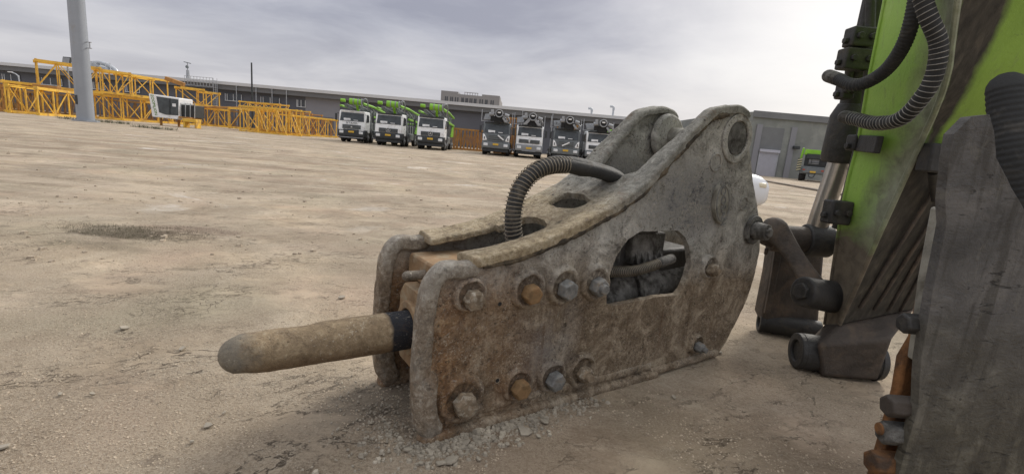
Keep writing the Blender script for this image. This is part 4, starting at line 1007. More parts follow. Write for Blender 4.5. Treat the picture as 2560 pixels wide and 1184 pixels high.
for z in (5.95, 6.6, 7.3): mb.bar(V(0, 0, z), V(4.6, 0, z), .06)
mb.bar(V(4.6, 0, 0), V(4.6, 0, 7.3), .06); mb.bar(V(5.2, 0, 0), V(5.2, 0, 7.3), .06)
for k in range(20): mb.bar(V(4.6, 0, .3+.35*k), V(5.2, 0, .3+.35*k), .04)
mb.build('railing', M['galv'], e)
e = empty('antenna_mast', (at(470, 195, YW+4).x, YW+4, 6.7), label='small antenna mast with crossarm on the warehouse roof above the white operator cab', cat='antenna')
mb = MB(); mb.tube([V(0, 0, 0), V(0, 0, 2.0)], [.32, .22], 8); mb.tube([V(0, 0, 1.9), V(0, 0, 3.2)], .07, 8); mb.build('mast', M['steelgrey'], e)
mb = MB(); mb.bar(V(-.6, 0, 3.3), V(.6, 0, 3.1), .12); mb.disc(V(0, 0, 2.5), (0, -1, 0), .25, .2, 12); mb.build('crossarm', M['darkgrey'], e)
# dark thin pole
p = at(630, 225, 70); o = MB().tube([V(0, 0, 0), V(0, 0, at(629, 157, 70).z)], [.14, .10], 10).build('dark_post', M['dark'], loc=(p.x, 70, 0)); tag(o, 'thin black post rising above the warehouse roof', 'post')
# curved street lamp far left
p = at(48, 205, 68); e = empty('street_lamp', (p.x, 68, 0), label='slim pale curved street lamp behind the masts at far left', cat='street lamp')
zt = at(30, 181, 68).z
MB().tube(spline([V(0, 0, 0), V(0, 0, zt-1), V(-.2, 0, zt-.3), V(-.9, 0, zt)], 6), .07, 8).build('column', M['galv'], e)
MB().box((-1.1, 0, zt+.02), (.6, .2, .1)).build('lamp_head', M['white'], e)

# distant hotel-like block with crenellated parapet
M['farwall'] = mat('far_grey_wall', (.27, .265, .265), .8, var=.05, vscale=.05)
M['farwin'] = mat('far_window', (.07, .075, .085), .3)
YB = 210
fx = lambda px: at(px, 300, YB).x
zt = lambda px, py: at(px, py, YB).z
e = empty('distant_building', (fx(1172), YB, 0), label='distant pale grey block with stepped parapet rising behind the warehouse roof', cat='building')
xl, xr = fx(1099)-fx(1172), fx(1245)-fx(1172); z1 = zt(1102, 226); z2 = z1-2.3
z1 = zt(1102, 226); z2 = zt(1160, 236.5)
mb = MB(); mb.b2((xl, 0, 0), (xr, 30, z2)); mb.b2((xl, .0, z2), (xl+7.2, 12, z1)); mb.b2((xr-7.6, .0, z2), (xr, 12, z1-.2)); mb.build('wall', M['farwall'], e)
mb = MB()
for k in range(6): mb.b2((-2.6+1.1*k, .5, z2), (-2.4+1.1*k, .8, z2+.9))
mb.b2((-2.7, .45, z2+.9), (3.2, .9, z2+1.1)); mb.build('roof_rail', M['farwall'], e)
wz = zt(1112, 242)
for k, fr in enumerate([.08, .11, .17, .2, .25, .29, .36, .385, .43, .455, .50, .53, .575, .60, .67, .71, .765, .79, .86, .895]):
    x = xl+(xr-xl)*fr; wd = MB().b2((x-.27, -.06, wz-2.5), (x+.27, -.004, wz)); wd.disc(V(x, -.055, wz), (0, 1, 0), .27, .05, 12); wd.build('window', M['farwin'], e)
# far pylon
p = at(1706, 330, 320); e = empty('power_pylon', (p.x, 320, 0), label='tiny lattice power pylon on the skyline between the breaker plates', cat='pylon')
mb = MB(); z = at(1706, 303, 320).z
for s1 in (-1, 1):
    mb.bar(V(s1*2, 0, 0), V(s1*.5, 0, z), .35); mb.bar(V(s1*1.4, 2, 0), V(s1*.4, .8, z), .35)
for k in range(1, 8): mb.bar(V(-2, 0, z*k/8), V(2, 0, z*k/8+.2), .2)
for zz in (z-1.5, z-5): mb.bar(V(-3.6, 0, zz), V(3.6, 0, zz), .4)
mb.build('lattice', M['steelgrey'], e)

# ------------------------------------------------------------------ big pole & floodlight
pb_ = V(at(215, 303, 38).x, 38, 0); pt = at(188, 0, 38.0); hz = pt.z+5
e = empty('light_pole', (pb_.x, pb_.y, 0), label='thick grey steel pole standing in the yard at the left', cat='pole')
mb = MB(); mb.tube([V(0, 0, 0), V(0, 0, hz)], [.56, .50], 8); mb.build('shaft', M['polem'], e, smooth=50)
MB().disc(V(0, 0, 0), (0, 0, 1), .85, .12, 8).build('base_plate', M['polem'], e)
zp = at(201, 250, 38).z
mb = MB(); mb.box((-.12, -.55, zp), (.2, .05, .7)); mb.build('hatch', M['dark'], e, bevel=.02)
mb = MB(); zb = at(216, 113, 38).z
for d in (-.22, .22): mb.bar(V(.4, 0, zb+d), V(.92, 0, zb+d), .05)
mb.bar(V(.78, 0, zb-.22), V(.78, 0, zb+.22), .05); mb.build('bracket', M['steelgrey'], e)
p = at(171, 190, 60); e = empty('floodlight', (p.x, 60, 0), label='square floodlight on a slim post behind the thick grey pole', cat='floodlight')
zf = at(173, 152, 60).z
MB().bar(V(0, 0, 0), V(0, 0, zf-.4), .12).build('post', M['steelgrey'], e)
mb = MB(); R_ = Matrix.Rotation(-.25, 3, 'X'); mb.box((0, 0, zf), (.95, .2, .8), R_); mb.build('lamp_housing', M['dark'], e)
mb = MB(); mb.box((0, -.13, zf), (.82, .03, .66), R_); mb.build('lamp_glass', M['midgrey'], e)

# ------------------------------------------------------------------ lattice masts
def lattice_meshes(L, H_, D, bays, key, r=.075):
    """tower crane section lying along +x: chords and bracing"""
    ch = []; br = MB()
    for y in (0, D):
        for z in (0, H_):
            c_ = MB(); c_.bar(V(0, y, z+r), V(L, y, z+r), r*2.5)
            for x in (0, L): c_.box((x, y, z+r), (.18, r*3.3, r*3.3))
            ch.append(c_)
    bl = L/bays
    for i in range(bays+1):
        x = min(max(i*bl, r*.7), L-r*.7)
        for y in (0, D): br.bar(V(x, y, r), V(x, y, H_+r), r*1.15)
        for z in (0, H_): br.bar(V(x, 0, z+r), V(x, D, z+r), r*.9)
    for i in range(bays):
        a, b = (0, 1) if i % 2 == key % 2 else (1, 0)
        for y in (0, D): br.bar(V(i*bl, y, r+H_*a), V((i+1)*bl, y, r+H_*b), r*.8)
        for z in (0, H_): br.bar(V(i*bl, D*a, z+r), V((i+1)*bl, D*b, z+r), r*.65)
    return ch, br
cnt = [0]
def mast(x0, x1, Y0, Y1, z0, h, d, bays, label, mt='orange', r=.09, grp='crane mast sections stacked along the yard', inner=False):
    a = at(x0, 300, Y0); b = at(x1, 300, Y1); a.z = b.z = z0; a.y, b.y = Y0, Y1
    L = (b-a).length; cnt[0] += 1
    e = empty('crane_mast_section', a, math.atan2(b.y-a.y, b.x-a.x), label=label, cat='crane mast section', group=None)
    ch, br = lattice_meshes(L, h-2*r, d, bays, cnt[0], r)
    for c_ in ch: c_.build('chord', M[mt], e, smooth=0, fix=False)
    br.build('bracing', M[mt], e, smooth=0, fix=False)
    if inner:
        mb = MB()
        for i in range(int(L/.4)): mb.bar(V(.2+.4*i, d*.45, .3), V(.2+.4*i, d*.65, .3), .05)
        for y in (.45, .65): mb.bar(V(.1, d*y, .3), V(L-.1, d*y, .3), .07)
        mb.build('inner_ladder', M['orange2'], e, smooth=0, fix=False)
    return e
# lower row, left to right
mast(-90, 15, 45, 46, 0, 2.5, 2.2, 2, 'amber mast section lowest of the stack cut by the left edge of the frame', 'orange2')
mast(18, 96, 45.5, 47.5, 0, 2.9, 2.2, 2, 'tall open end frame of a mast at the left, second from the frame edge', 'orange')
mast(98, 210, 44, 50, 0, 2.5, 2.2, 3, 'bottom mast section just left of the thick grey pole')
mast(214, 306, 50.3, 53, 0, 2.6, 2.2, 2, 'bottom mast section just right of the thick grey pole')
mast(308, 398, 53.2, 57, 0, 2.6, 2.2, 2, 'bottom mast section left of the white operator cab', inner=True)
mast(400, 490, 58, 63, 0, 2.4, 2.2, 3, 'bottom mast section behind the white operator cab')
mast(492, 572, 63.5, 66, 0, 2.4, 2.2, 3, 'long bottom mast section right of the orange stool frame')
# upper row
mast(104, 260, 47.5, 51, 2.62, 2.6, 2.2, 3, 'highest mast section at the left, on top of the stack behind the thick pole')
mast(262, 332, 51.5, 53.5, 2.72, 2.4, 2.2, 2, 'upper mast section with double verticals right of the thick pole')
mast(334, 424, 53.8, 58, 2.72, 2.3, 2.2, 2, 'upper mast section ending above the white operator cab')
mast(458, 512, 61, 63, 2.5, 2.1, 2, 1, 'short upper mast section right of the white operator cab')
mast(516, 551, 63.5, 65, 2.5, 1.9, 2, 1, 'last small upper mast section before the gap in the stack')
# back row seen through the front one
for (a, b, Ya, Yb, z, h, lb) in ((0, 120, 52, 55, 0, 2.3, 'mast section of the back row at far left'), (120, 240, 55, 58, 0, 2.3, 'mast section of the back row behind the thick pole'), (250, 370, 58, 61, 0, 2.3, 'mast section of the back row seen through the front stack'), (380, 470, 62, 66, 0, 2.3, 'mast section of the back row behind the operator cab'), (480, 600, 68, 71, 0, 2.4, 'mast section of the back row right of the operator cab')):
    mast(a, b, Ya, Yb, z, h, 2.2, 8, lb, 'brownmast', inner=True)
# nearer crowded group
mast(574, 648, 57, 52, .15, 2.35, 1.9, 2, 'nearest jib section at the middle of the masts, with a wide open end')
mast(600, 716, 52.5, 50, 0, 2.7, 1.9, 5, 'close-braced mast section crowded before the others at the middle', 'orange', .06, inner=True)
mast(640, 742, 55.5, 53, 0, 2.75, 1.8, 6, 'close-braced mast section directly behind the crowded middle one', 'orange', .055, inner=True)
mast(650, 780, 60, 58, 0, 2.6, 1.8, 6, 'rearmost close-braced section of the crowded middle group', 'orange2', .055)
mast(600, 700, 60, 59, 2.55, .9, 1.6, 5, 'flat jib section lying on top of the crowded middle group', 'orange', .06)
mast(722, 842, 55, 61, 0, 2.25, 2, 5, 'mast section running up to the first white truck', 'orange', .07)
mast(742, 850, 60, 65, 0, 2.2, 2, 5, 'mast section behind the one touching the first white truck', 'orange2', .06)
# behind the trucks
for (a, b, Ya, Yb, z, h, n, lb) in ((1136, 1208, 54, 55, 0, 2.35, 8, 'densely braced orange section right of the third white truck'), (1140, 1215, 57.5, 58, 0, 2.4, 9, 'second orange section behind the one right of the third white truck'), (1262, 1300, 52, 53, 0, 2.9, 5, 'orange section between the first and second grey trucks'), (1265, 1292, 56, 56.5, 0, 4.1, 3, 'tall orange section peeping above the gap between the first two grey trucks'), (1424, 1446, 56, 57, 0, 3.9, 3, 'orange section peeping above the third grey truck')):
    mast(a, b, Ya, Yb, z, h, 1.8, n, lb, 'orange2', .06)
# long orange beams lying on the stacks
for (xa, ya, xb, yb, Y, lab) in ((12, 207, 148, 223, 47.5, 'long solid amber beam lying on the lower mast at far left'), (415, 196, 460, 212, 57, 'solid orange box girder above and right of the operator cab'), (495, 268, 640, 270, 60, 'long orange beam across the tops of the middle masts')):
    a, b = at(xa, ya, Y), at(xb, yb, Y)
    o = MB().bar(V(0, 0, 0), b-a, .5 if Y < 57.5 else .3, .45 if Y < 57.5 else .25).build('steel_beam', M['orange2'], loc=a, bevel=.05); tag(o, lab, 'steel beam')

# ------------------------------------------------------------------ operator cab lying among the masts
Y = 46.5
pc = at(432, 309, Y)
e = empty('operator_cab', (pc.x, Y, 0), label='white crane operator cab with dark side glass and green lettering before the orange masts', cat='operator cab')
def cabp(px, py): p = at(px, py, Y); return V(p.x-pc.x, 0, p.z)
# real lengths taken upright, roll removed by the projection
c_out = [cabp(*p) for p in ((371, 234), (447, 245), (448, 293), (443, 299), (380, 292))]
MB().prism(c_out, (0, 2.0, 0)).build('shell', M['white'], e, bevel=.06)
gl = [cabp(*p) for p in ((391, 241), (446, 249), (446, 289), (415, 287), (398, 281))]
g_ = MB().prism([p+V(0, -.02, 0) for p in gl], (0, .018, 0)).build('side_window', M['glass'], e)
mb = MB(); a, b = cabp(425, 247), cabp(425, 287); mb.bar(a+V(0, -.03, 0), b+V(0, -.03, 0), .07); mb.build('window_pillar', M['dark'], g_)
mb = MB(); a = cabp(436, 263); mb.box(a+V(0, -.04, 0), (.35, .02, .28)); mb.build('paper_notice', M['paper'], g_)
p = cabp(385, 262); d = (cabp(389, 280)-cabp(381, 243)).normalized(); up_ = V(-d.z, 0, d.x)
MT = Matrix(((d.x, -d.z*-1*-1, 0, p.x), (0, 0, -1, -.02), (d.z, d.x, 0, p.z), (0, 0, 0, 1)))
text_mesh('ZOOMLION', .36, .005, M['lettergreen'], 'lettering', e, MT)
mb = MB(); mb.b2((cabp(448, 292).x, .3, cabp(448, 292).z), (cabp(482, 292).x, 1.8, cabp(470, 262).z)); mb.build('rear_platform', M['dark'], e, bevel=.05)
mb = MB()
for xx in (450, 462, 474, 485):
    a, b = cabp(xx, 296), cabp(xx, 258.5); mb.bar(a+V(0, .1, 0), b+V(0, .1, 0), .05)
mb.bar(cabp(450, 258)+V(0, .1, 0), cabp(486, 262)+V(0, .1, 0), .05); mb.build('hand_rail', M['galv'], e)
mb = MB(); a = cabp(447, 291); b = cabp(478, 300); mb.b2((a.x, -.1, b.z+.1), (b.x, 1.6, a.z)); mb.build('orange_bracket', M['orange2'], e, bevel=.03)
for xx in (385, 430): 
    a = cabp(xx, 293); MB().bar(V(a.x, .9, 0), V(a.x, .9, a.z+.3), .16).build('leg', M['orange2'], e)
# small orange frame standing under the platform
p0, p1 = at(456, 300, 46), at(490, 304, 46); e = empty('steel_trestle', (p0.x, 46, 0), label='small orange steel trestle standing right of the operator cab', cat='trestle')
wd = p1.x-p0.x; MB().box((wd/2, .4, .70), (wd, .8, .3)).build('top_beam', M['orange'], e, bevel=.03)
for xx in (.1, wd-.1): MB().box((xx, .4, .275), (.18, .7, .549)).build('leg', M['orange'], e, bevel=.03)

# ------------------------------------------------------------------ trucks
def wheel(parent, x, y, r=.52, wdt=.32):
    s = 1 if x > 0 else -1
    t_ = MB().tube([V(x-s*wdt, y, r), V(x-s*wdt*.9, y, r), V(x-s*.03, y, r), V(x, y, r)], [r*.93, r, r, r*.93], 22).build('wheel', M['rubber'], parent, smooth=40)
    mb = MB(); mb.disc(V(x-s*.02, y, r), (s, 0, 0), r*.55, .03, 18); mb.disc(V(x, y, r), (s, 0, 0), r*.22, .1, 12); mb.build('rim', M['midgrey'], t_)
def truck_base(e, cabm, kind):
    # cab faces -y
    hood = MB(); zc = 2.92
    prof = [(-.0, 1.35), (.10, 2.0), (.30, 2.78), (.48, zc), (1.95, zc), (2.05, 2.7), (2.05, .95), (.0, .95)]
    hood.prism([V(-1.22, y, z) for y, z in prof], (2.44, 0, 0)); hood.build('cab', cabm, e, bevel=.07, seg=2)
    dark = M['dark'] if kind in ('star', 'letters') else M['darkgrey']
    ft = .62 if kind != 'letters' else .55
    MB().prism([V(-1.25, y, z) for y, z in ((-.10, ft), (-.14, .75), (-.10, 1.16), (.0, 1.20), (1.0, 1.20), (1.0, ft))], (2.5, 0, 0)).build('bumper', dark if kind != 'silver' else M['midgrey'], e, bevel=.05)
    MB().b2((-1.15, .02, .32), (1.15, .9, .62)).build('air_dam', M['dark'], e, bevel=.04)
    # windscreen, proud of the sloping front
    sl = (.30-.10)/(2.78-2.0); yb = lambda z: .0+(.1)*(z-1.35)/.65 if z < 2.0 else .10+sl*(z-2.0)
    z0, z1 = 1.95, 2.72
    pts = [V(-1.10, yb(z0)-.025, z0), V(1.10, yb(z0)-.025, z0), V(1.10, yb(2.0)-.025, 2.0), V(1.04, yb(z1)-.025, z1), V(-1.04, yb(z1)-.025, z1), V(-1.10, yb(2.0)-.025, 2.0)]
    mb = MB(); mb.add(pts, [(0, 1, 2, 5), (5, 2, 3, 4)]); mb.add([p+V(0, .05, 0) for p in pts], [(0, 5, 2, 1), (5, 4, 3, 2)])
    ws = mb.build('windscreen', M['glass'], e, smooth=0, fix=False)
    mb = MB(); mb.box((-.45, yb(2.10)-.045, 2.10), (.62, .012, .20)); mb.box((.35, yb(2.05)-.045, 2.05), (.4, .012, .06)); mb.build('dash_paper', M['paper'], ws)
    for xx in (-.75, .15): MB().bar(V(xx, yb(1.97)-.05, 1.97), V(xx+.55, yb(2.02)-.05, 2.02), .025).build('wiper', M['dark'], ws)
    MB().box((0, .34, 2.86), (2.2, .22, .12)).build('sun_visor', M['dark'] if kind != 'letters' else M['white'], e, bevel=.02)
    for s in (-1, 1):
        x = s*1.225
        mb = MB(); mb.prism([V(x, .45, 1.95), V(x, 1.45, 1.95), V(x, 1.45, 2.65), V(x, .62, 2.65)], (s*.012, 0, 0)); sw = mb.build('side_window', M['glass'], e)
        mb = MB(); mb.box((s*1.47, .12, 2.25), (.18, .12, .62)); mb.bar(V(s*1.25, .3, 2.6), V(s*1.47, .15, 2.55), .05); mb.bar(V(s*1.25, .3, 1.9), V(s*1.47, .15, 1.95), .05)
        mb.build('mirror', M['dark'], e, bevel=.03)
        MB().box((s*.90, -.135, .93), (.38, .06, .24)).build('headlight', M['lamp'], e, bevel=.04)
        MB().box((s*1.232, 1.2, 1.62), (.02, .2, .05)).build('door_handle', M['dark'], e)
    MB().box((0, -.16, .98 if kind != 'silver' else .9), (.50, .03, .16)).build('number_plate', M['plate'], e)
    # chassis and running gear
    MB().b2((-.45, .8, .62), (.45, 10.0, .95)).build('chassis', M['dark'], e)
    for y in (1.3, 3.1, 7.2, 8.55):
        for s in (-1, 1): wheel(e, s*1.24, y)
    for s in (-1, 1):
        MB().b2((s*1.22, 4.0, .6), (s*.5, 6.3, 1.25)).build('side_tank', M['darkgrey'], e, bevel=.05)
        MB().b2((s*1.2, 2.3, 1.1), (s*.6, 2.6, 2.3)).build('air_stack', M['darkgrey'], e, bevel=.05)
def grille(e, z0, z1, w_, m, n=4, emb=None):
    g = MB().b2((-w_, -.05, z0), (w_, .12, z1)).build('grille', m, e, bevel=.02)
    for k in range(n):
        z = z0+(z1-z0)*(k+.5)/n; MB().b2((-w_*.93, -.075, z-.025), (w_*.93, -.04, z+.012)).build('slat', M['dark'] if m is not M['dark'] else M['darkgrey'], g)
    return g
def star(e, z, r=.19):
    mb = MB(); c = V(0, -.10, z)
    pts = [c+V(r*math.cos(a), 0, r*math.sin(a)) for a in np.linspace(0, 2*math.pi, 25)]
    mb.tube(pts, .022, 6, caps=False)
    for k in range(3):
        a = math.pi/2+2*math.pi*k/3; d = V(math.cos(a), 0, math.sin(a)); q_ = V(-d.z, 0, d.x)
        mb.prism([c+q_*.035, c+d*r, c-q_*.035], (0, .02, 0))
    mb.build('emblem', M['chrome'], e)
def boom_green(e):
    b = MB()
    for (x, z, y0_, y1_, q_) in ((-.55, 3.35, -.1, 8.5, .26), (.0, 3.55, -.2, 9.2, .30), (.55, 3.3, .1, 8.0, .26)): b.bar(V(x, y0_, z), V(x, y1_, z-.45), q_)
    b.build('boom', M['darkgrey'], e, bevel=.03)
    b = MB(); b.tube([V(-.15, -.35, 3.72), V(.95, -.25, 3.68)], .27, 20); b.tube([V(-.95, -.3, 3.75), V(-.55, -.3, 3.74)], .15, 14); b.build('boom_hub', M['green'], e)
    for xx in (.20, .62, .95): MB().ring(V(xx, -.33, 3.70), (1, 0, 0), .33 if xx > .9 else .30, .2, .07, 20).build('hub_flange', M['midgrey'], e)
    b = MB(); b.tube([V(1.0, -.1, 3.6), V(1.15, 3.5, 3.55)], .13, 10); b.tube([V(1.15, 3.5, 3.55), V(1.2, 9, 3.3)], .12, 10)
    b.tube([V(-1.1, .2, 3.3), V(-1.1, 8, 3.3)], .1, 10)
    b.bar(V(.45, -.3, 3.7), V(.45, .5, 2.95), .22); b.bar(V(-1.15, 6, 2.2), V(1.2, 9.5, 2.3), .2); b.bar(V(1.2, 3.2, 2.6), V(1.2, 9.6, 2.5), .2)
    b.build('boom_link', M['green'], e, bevel=.03)
    b = MB()
    for k in range(4): b.tube([V(.3+.25*k, .3+k*.9, 3.5), V(.5+.22*k, 3.8+k*1.2, 2.5)], .055, 8)
    b.tube(spline([V(.95, -.3, 3.75), V(1.25, -.2, 4.05), V(1.4, .1, 3.7), V(1.3, .5, 3.1)], 5), .06, 8)
    for k in range(5): b.bar(V(1.05, 3+k*1.3, 3.2), V(1.05, 3.5+k*1.3, 1.3), .10)
    b.build('delivery_pipe', M['steelgrey'], e)
    b = MB(); b.b2((-1.1, 2.4, 1.3), (1.1, 3.4, 2.6)); b.b2((-1.0, 3.6, .96), (1.0, 9.6, 2.0)); b.build('pump_deck', M['darkgrey'], e, bevel=.06)
    b = MB(); b.prism([V(1.12, 7.2, 1.3), V(1.12, 9.8, 1.3), V(1.12, 9.8, 2.4), V(1.12, 8.3, 2.4)], (.1, 0, 0)); b.b2((-.9, 9.7, .9), (.9, 10.6, 1.7)); b.build('rear_guard', M['green'], e)
def boom_grey(e, fork=False, seed=0):
    rnd = random.Random(seed)
    b = MB()
    for (x, z, L_, q_) in ((-.35, 3.25, 8.5, .28), (.2, 3.45, 9, .32), (.65, 3.2, 8.2, .26)): b.bar(V(x, .1, z), V(x+.1, L_, z-.1), q_)
    b.b2((-1.0, 2.4, 1.3), (1.0, 3.4, 2.7)); b.b2((-1.0, 3.6, .96), (1.0, 9.4, 2.0)); b.build('boom', M['darkgrey'], e, bevel=.03)
    b = MB(); b.ring(V(.12, -.35, 3.68), (0, 1, 0), .36, .26, .35, 18); b.build('boom_head', M['steelgrey'], e, bevel=.03)
    b = MB(); b.disc(V(.12, -.28, 3.68), (0, 1, 0), .26, .3, 18); b.b2((-.30, -.2, 2.93), (.55, .25, 3.45)); b.b2((-.62, -.2, 3.0), (-.33, .25, 3.5)); b.build('head_opening', M['black'], e); b = MB(); b.b2((-.02, -.32, 3.70), (.26, -.285, 3.82)); b.build('lit_hole_patch', M['white'], e, bevel=.03)  # black solids paint the dark gaps, the white patch paints the lit hole
    b = MB(); b.tube([V(-.75, -.1, 3.55), V(-.35, -.1, 3.6)], .18, 10); b.tube([V(.6, -.1, 3.6), V(1.0, -.1, 3.5)], .17, 10)
    b.b2((-.62, -.25, 3.5), (-.40, .1, 3.98))
    if fork:
        for s in (-1, 1): b.prism([V(s*.28+.1, -.3, 3.6), V(s*.85+.1, -.3, 2.95), V(s*.5+.1, -.3, 2.95), V(s*.12+.1, -.3, 3.4)], (0, .15, 0))
    else: b.prism([V(.5, -.3, 3.4), V(.95, -.3, 2.95), V(.65, -.3, 2.95), V(.4, -.3, 3.3)], (0, .15, 0))
    b.build('knuckle', M['steelgrey'], e, bevel=.02)
    b = MB()
    for k in range(7):
        x = rnd.uniform(-1.1, 1.1); b.tube([V(x, rnd.uniform(-.2, 1), 3.0+rnd.random()*.5), V(x+rnd.uniform(-.5, .5), 1.5+rnd.random()*2, 3.1+rnd.random()*.6)], .05, 8)
    for k in range(5):
        z = 3.1+.12*k; b.tube([V(-1.25, .4+k*.3, z), V(-.5, .3+k*.3, z+.08)], .06, 8)
    b.tube(spline([V(.6, -.1, 3.5), V(.95, -.15, 3.35), V(1.05, 0, 3.1), V(.8, .3, 2.95)], 5), .07, 8)
    b.build('delivery_pipe', M['midgrey'], e)
    b = MB(); b.bar(V(-1.5, 1.0, 2.95), V(-1.5, 1.0, 4.0), .05); b.bar(V(-1.5, 1.0, 3.0), V(-.9, 1.0, 3.0), .05); b.build('hand_rail', M['galv'], e)
    MB().bar(V(1.3, 1.0, 2.6), V(1.3, 1.0, 3.9), .05).build('antenna', M['galv'], e)
TR = [(848, 909, 45.5, 'letters', 'first white truck with a dark grille and lettering above it, green boom on top'),
      (939, 1001, 44.3, 'star', 'middle white truck of the three with green booms, orange plate and red card inside'),
      (1045, 1106, 43.3, 'star', 'third white truck with a green boom, wheels seen beside orange lattice'),
      (1207, 1273, 43.6, 'slashr', 'dark grey truck with white corner panels and a slash running down to the right'),
      (1291, 1356, 44.2, 'silver', 'silver white truck with wide grey grille and forked white boom stand'),
      (1384, 1448, 44.5, 'slashl', 'dark grey truck with white corner panels and a slash rising to the right'),
      (1467, 1532, 44.8, 'plain', 'last grey truck of the row, half hidden by the breaker')]
for i, (xa, xb, Y, kind, lab) in enumerate(TR):
    a, b = at(xa, 350, Y), at(xb, 350, Y)
    e = empty('concrete_pump_truck', ((a.x+b.x)/2, Y, 0), math.radians((4.5, 2.5, 3.2, 0, 1.2, -.8, .6)[i]), label=lab, cat='truck')
    cm = M['white'] if kind in ('letters', 'star', 'silver', 'plain') else M['darkgrey']
    truck_base(e, cm, kind)
    if kind == 'letters':
        grille(e, 1.24, 1.62, .85, M['darkgrey'], 3)
        text_mesh('SITRAK', .21, .01, M['dark'], 'lettering', e, Matrix.Translation((0, -.03, 1.79)) @ Matrix.Rotation(math.pi/2, 4, 'X') @ Matrix.Diagonal((1.6, 1, 1, 1)))
        mb = MB(); mb.prism([V(-.1, -.09, 1.36), V(.1, -.09, 1.36), V(0, -.09, 1.52)], (0, .02, 0)); mb.build('emblem', M['chrome'], e)
        mb = MB()
        for s in (-1, 1): mb.b2((s*.72, -.16, 1.12), (s*1.15, -.10, 1.22))
        mb.build('fog_lamp', M['lamp'], e); MB().b2((-1.1, -.12, .42), (1.1, .05, .50)).build('step_bar', M['steelgrey'], e)
    elif kind == 'star':
        grille(e, 1.22, 1.58, .85, M['dark'], 3); star(e, 1.42)
    elif kind in ('slashr', 'slashl'):
        for s in (-1, 1):
            MB().prism([V(s*1.20, -.06, 1.25), V(s*1.2, -.05, 1.85), V(s*1.05, -.05, 1.8), V(s*.86, -.06, 1.45), V(s*.82, -.06, 1.3)], (0, .1, 0)).build('corner_panel', M['white'], e, bevel=.03)
            MB().box((s*1.05, -.075, 1.5), (.07, .03, .22)).build('air_slot', M['dark'], e)
        grille(e, 1.36, 1.80, .74, M['darkgrey'], 3); grille(e, .95, 1.28, .74, M['darkgrey'], 3)
        s = 1 if kind == 'slashr' else -1
        MB().bar(V(-.25*s if s < 0 else .15, -.11, 1.80 if s > 0 else 1.38), V(.65 if s > 0 else -.4, -.11, 1.45 if s > 0 else 1.38), .04, .12) if False else None
        a_, b_ = (V(.15, -.11, 1.80), V(.68, -.11, 1.42)) if s > 0 else (V(-.35, -.11, 1.38), V(.30, -.11, 1.72))
        MB().bar(a_, b_, .04, .11, up=(0, 0, 1)).build('badge_bar', M['white'], e)
    else:
        grille(e, 1.32, 1.66, .95, M['darkgrey'] if kind == 'silver' else M['dark'], 3)
        MB().prism([V(-.10, -.1, 1.66), V(.10, -.1, 1.66), V(.03, -.1, 1.36), V(-.03, -.1, 1.36)], (0, .03, 0)).build('emblem', M['chrome'], e)
        MB().b2((-.6, -.17, .60), (.6, -.10, .66)).build('step_bar', M['steelgrey'], e)
    if i < 3: boom_green(e)
    else: boom_grey(e, kind == 'silver', i)
# green boom of a further truck behind the last one
p = at(1545, 330, 50); o = MB(); o.bar(V(-1.6, 0, 2.6), V(2.5, 3, 2.9), .6); o.bar(V(-1.4, 0, 3.3), V(2.5, 3, 3.4), .3); o.b2((-1, 0, 0), (2.2, 3, 2.4))
tag(o.build('boom_truck', M['green'], loc=(p.x, 50, 0), bevel=.05), 'green boom machine just showing behind the last grey truck', 'boom machine')

# ------------------------------------------------------------------ grey building, right
M['render'] = mat('stained_render', (.23, .24, .225), .85, var=.18, vscale=.35, bump=.01, bscale=4, dirt=(.32, .33, .30), dirt_amt=.35, dscale=.5)
M['render2'] = mat('smooth_render_panel', (.185, .19, .195), .85, var=.12, vscale=.5)
M['shutter'] = mat('shutter_paint', (.50, .50, .56), .5, var=.05)
YR = 57
BB = empty('grey_building', (at(1990, 430, YR).x, YR, 0), label='tall blank grey rendered building with a roller door at the right', cat='building')
bx = lambda px, py=420: at(px, py, YR).x-BB.location.x
bzt = at(2000, 289, YR).z; xl = bx(1884, 290); xr = bx(2700, 460)
mb = MB(); mb.prism([V(xl-1.0, 6, 0), V(xl, 0, 0), V(xr, 0, 0), V(xr, 30, 0), V(xl-1.0, 30, 0)], (0, 0, bzt)); mb.build('wall', M['render'], BB)
MB().b2((xl-.1, -.22, bzt-.62), (xr, -.003, bzt+.12)).build('parapet', M['render2'], BB, bevel=.03)
for px in (1889, 1976): 
    x = bx(px, 370); MB().b2((x-.32, -.16, 0), (x+.32, -.004, bzt-1.35)).build('pilaster', M['wallpale'], BB)
MB().b2((bx(1895, 300), -.05, .0), (bx(1966, 300), -.004, bzt-1.6)).build('wall_panel', M['render2'], BB)
xa, xb = bx(1889, 437)-.0, bx(1936, 440)
xa, xb = bx(1893, 410), bx(1939, 410)
dz_ = 2.75
dr = MB().b2((xa, -.10, 0), (xb, -.053, dz_)).build('roller_door', M['shutter'], BB)
mb = MB()
for k in range(20): mb.b2((xa+.05, -.115, .08+k*.13), (xb-.05, -.101, .10+k*.13))
mb.build('slat', M['wallpale'], dr); MB().b2((xa-.1, -.35, dz_), (xb+.1, -.101, dz_+.32)).build('shutter_box', M['shutter'], dr, bevel=.02)
for q_ in (xa-.08, xb+.0): MB().b2((q_, -.14, 0), (q_+.08, -.101, dz_)).build('door_frame', M['galv'], dr)
lx = bx(1987, 368); MB().box((lx, -.35, at(1987, 369, YR).z), (.7, .35, .35)).build('wall_lamp', M['dark'], BB, bevel=.04)
x = bx(1878, 400)
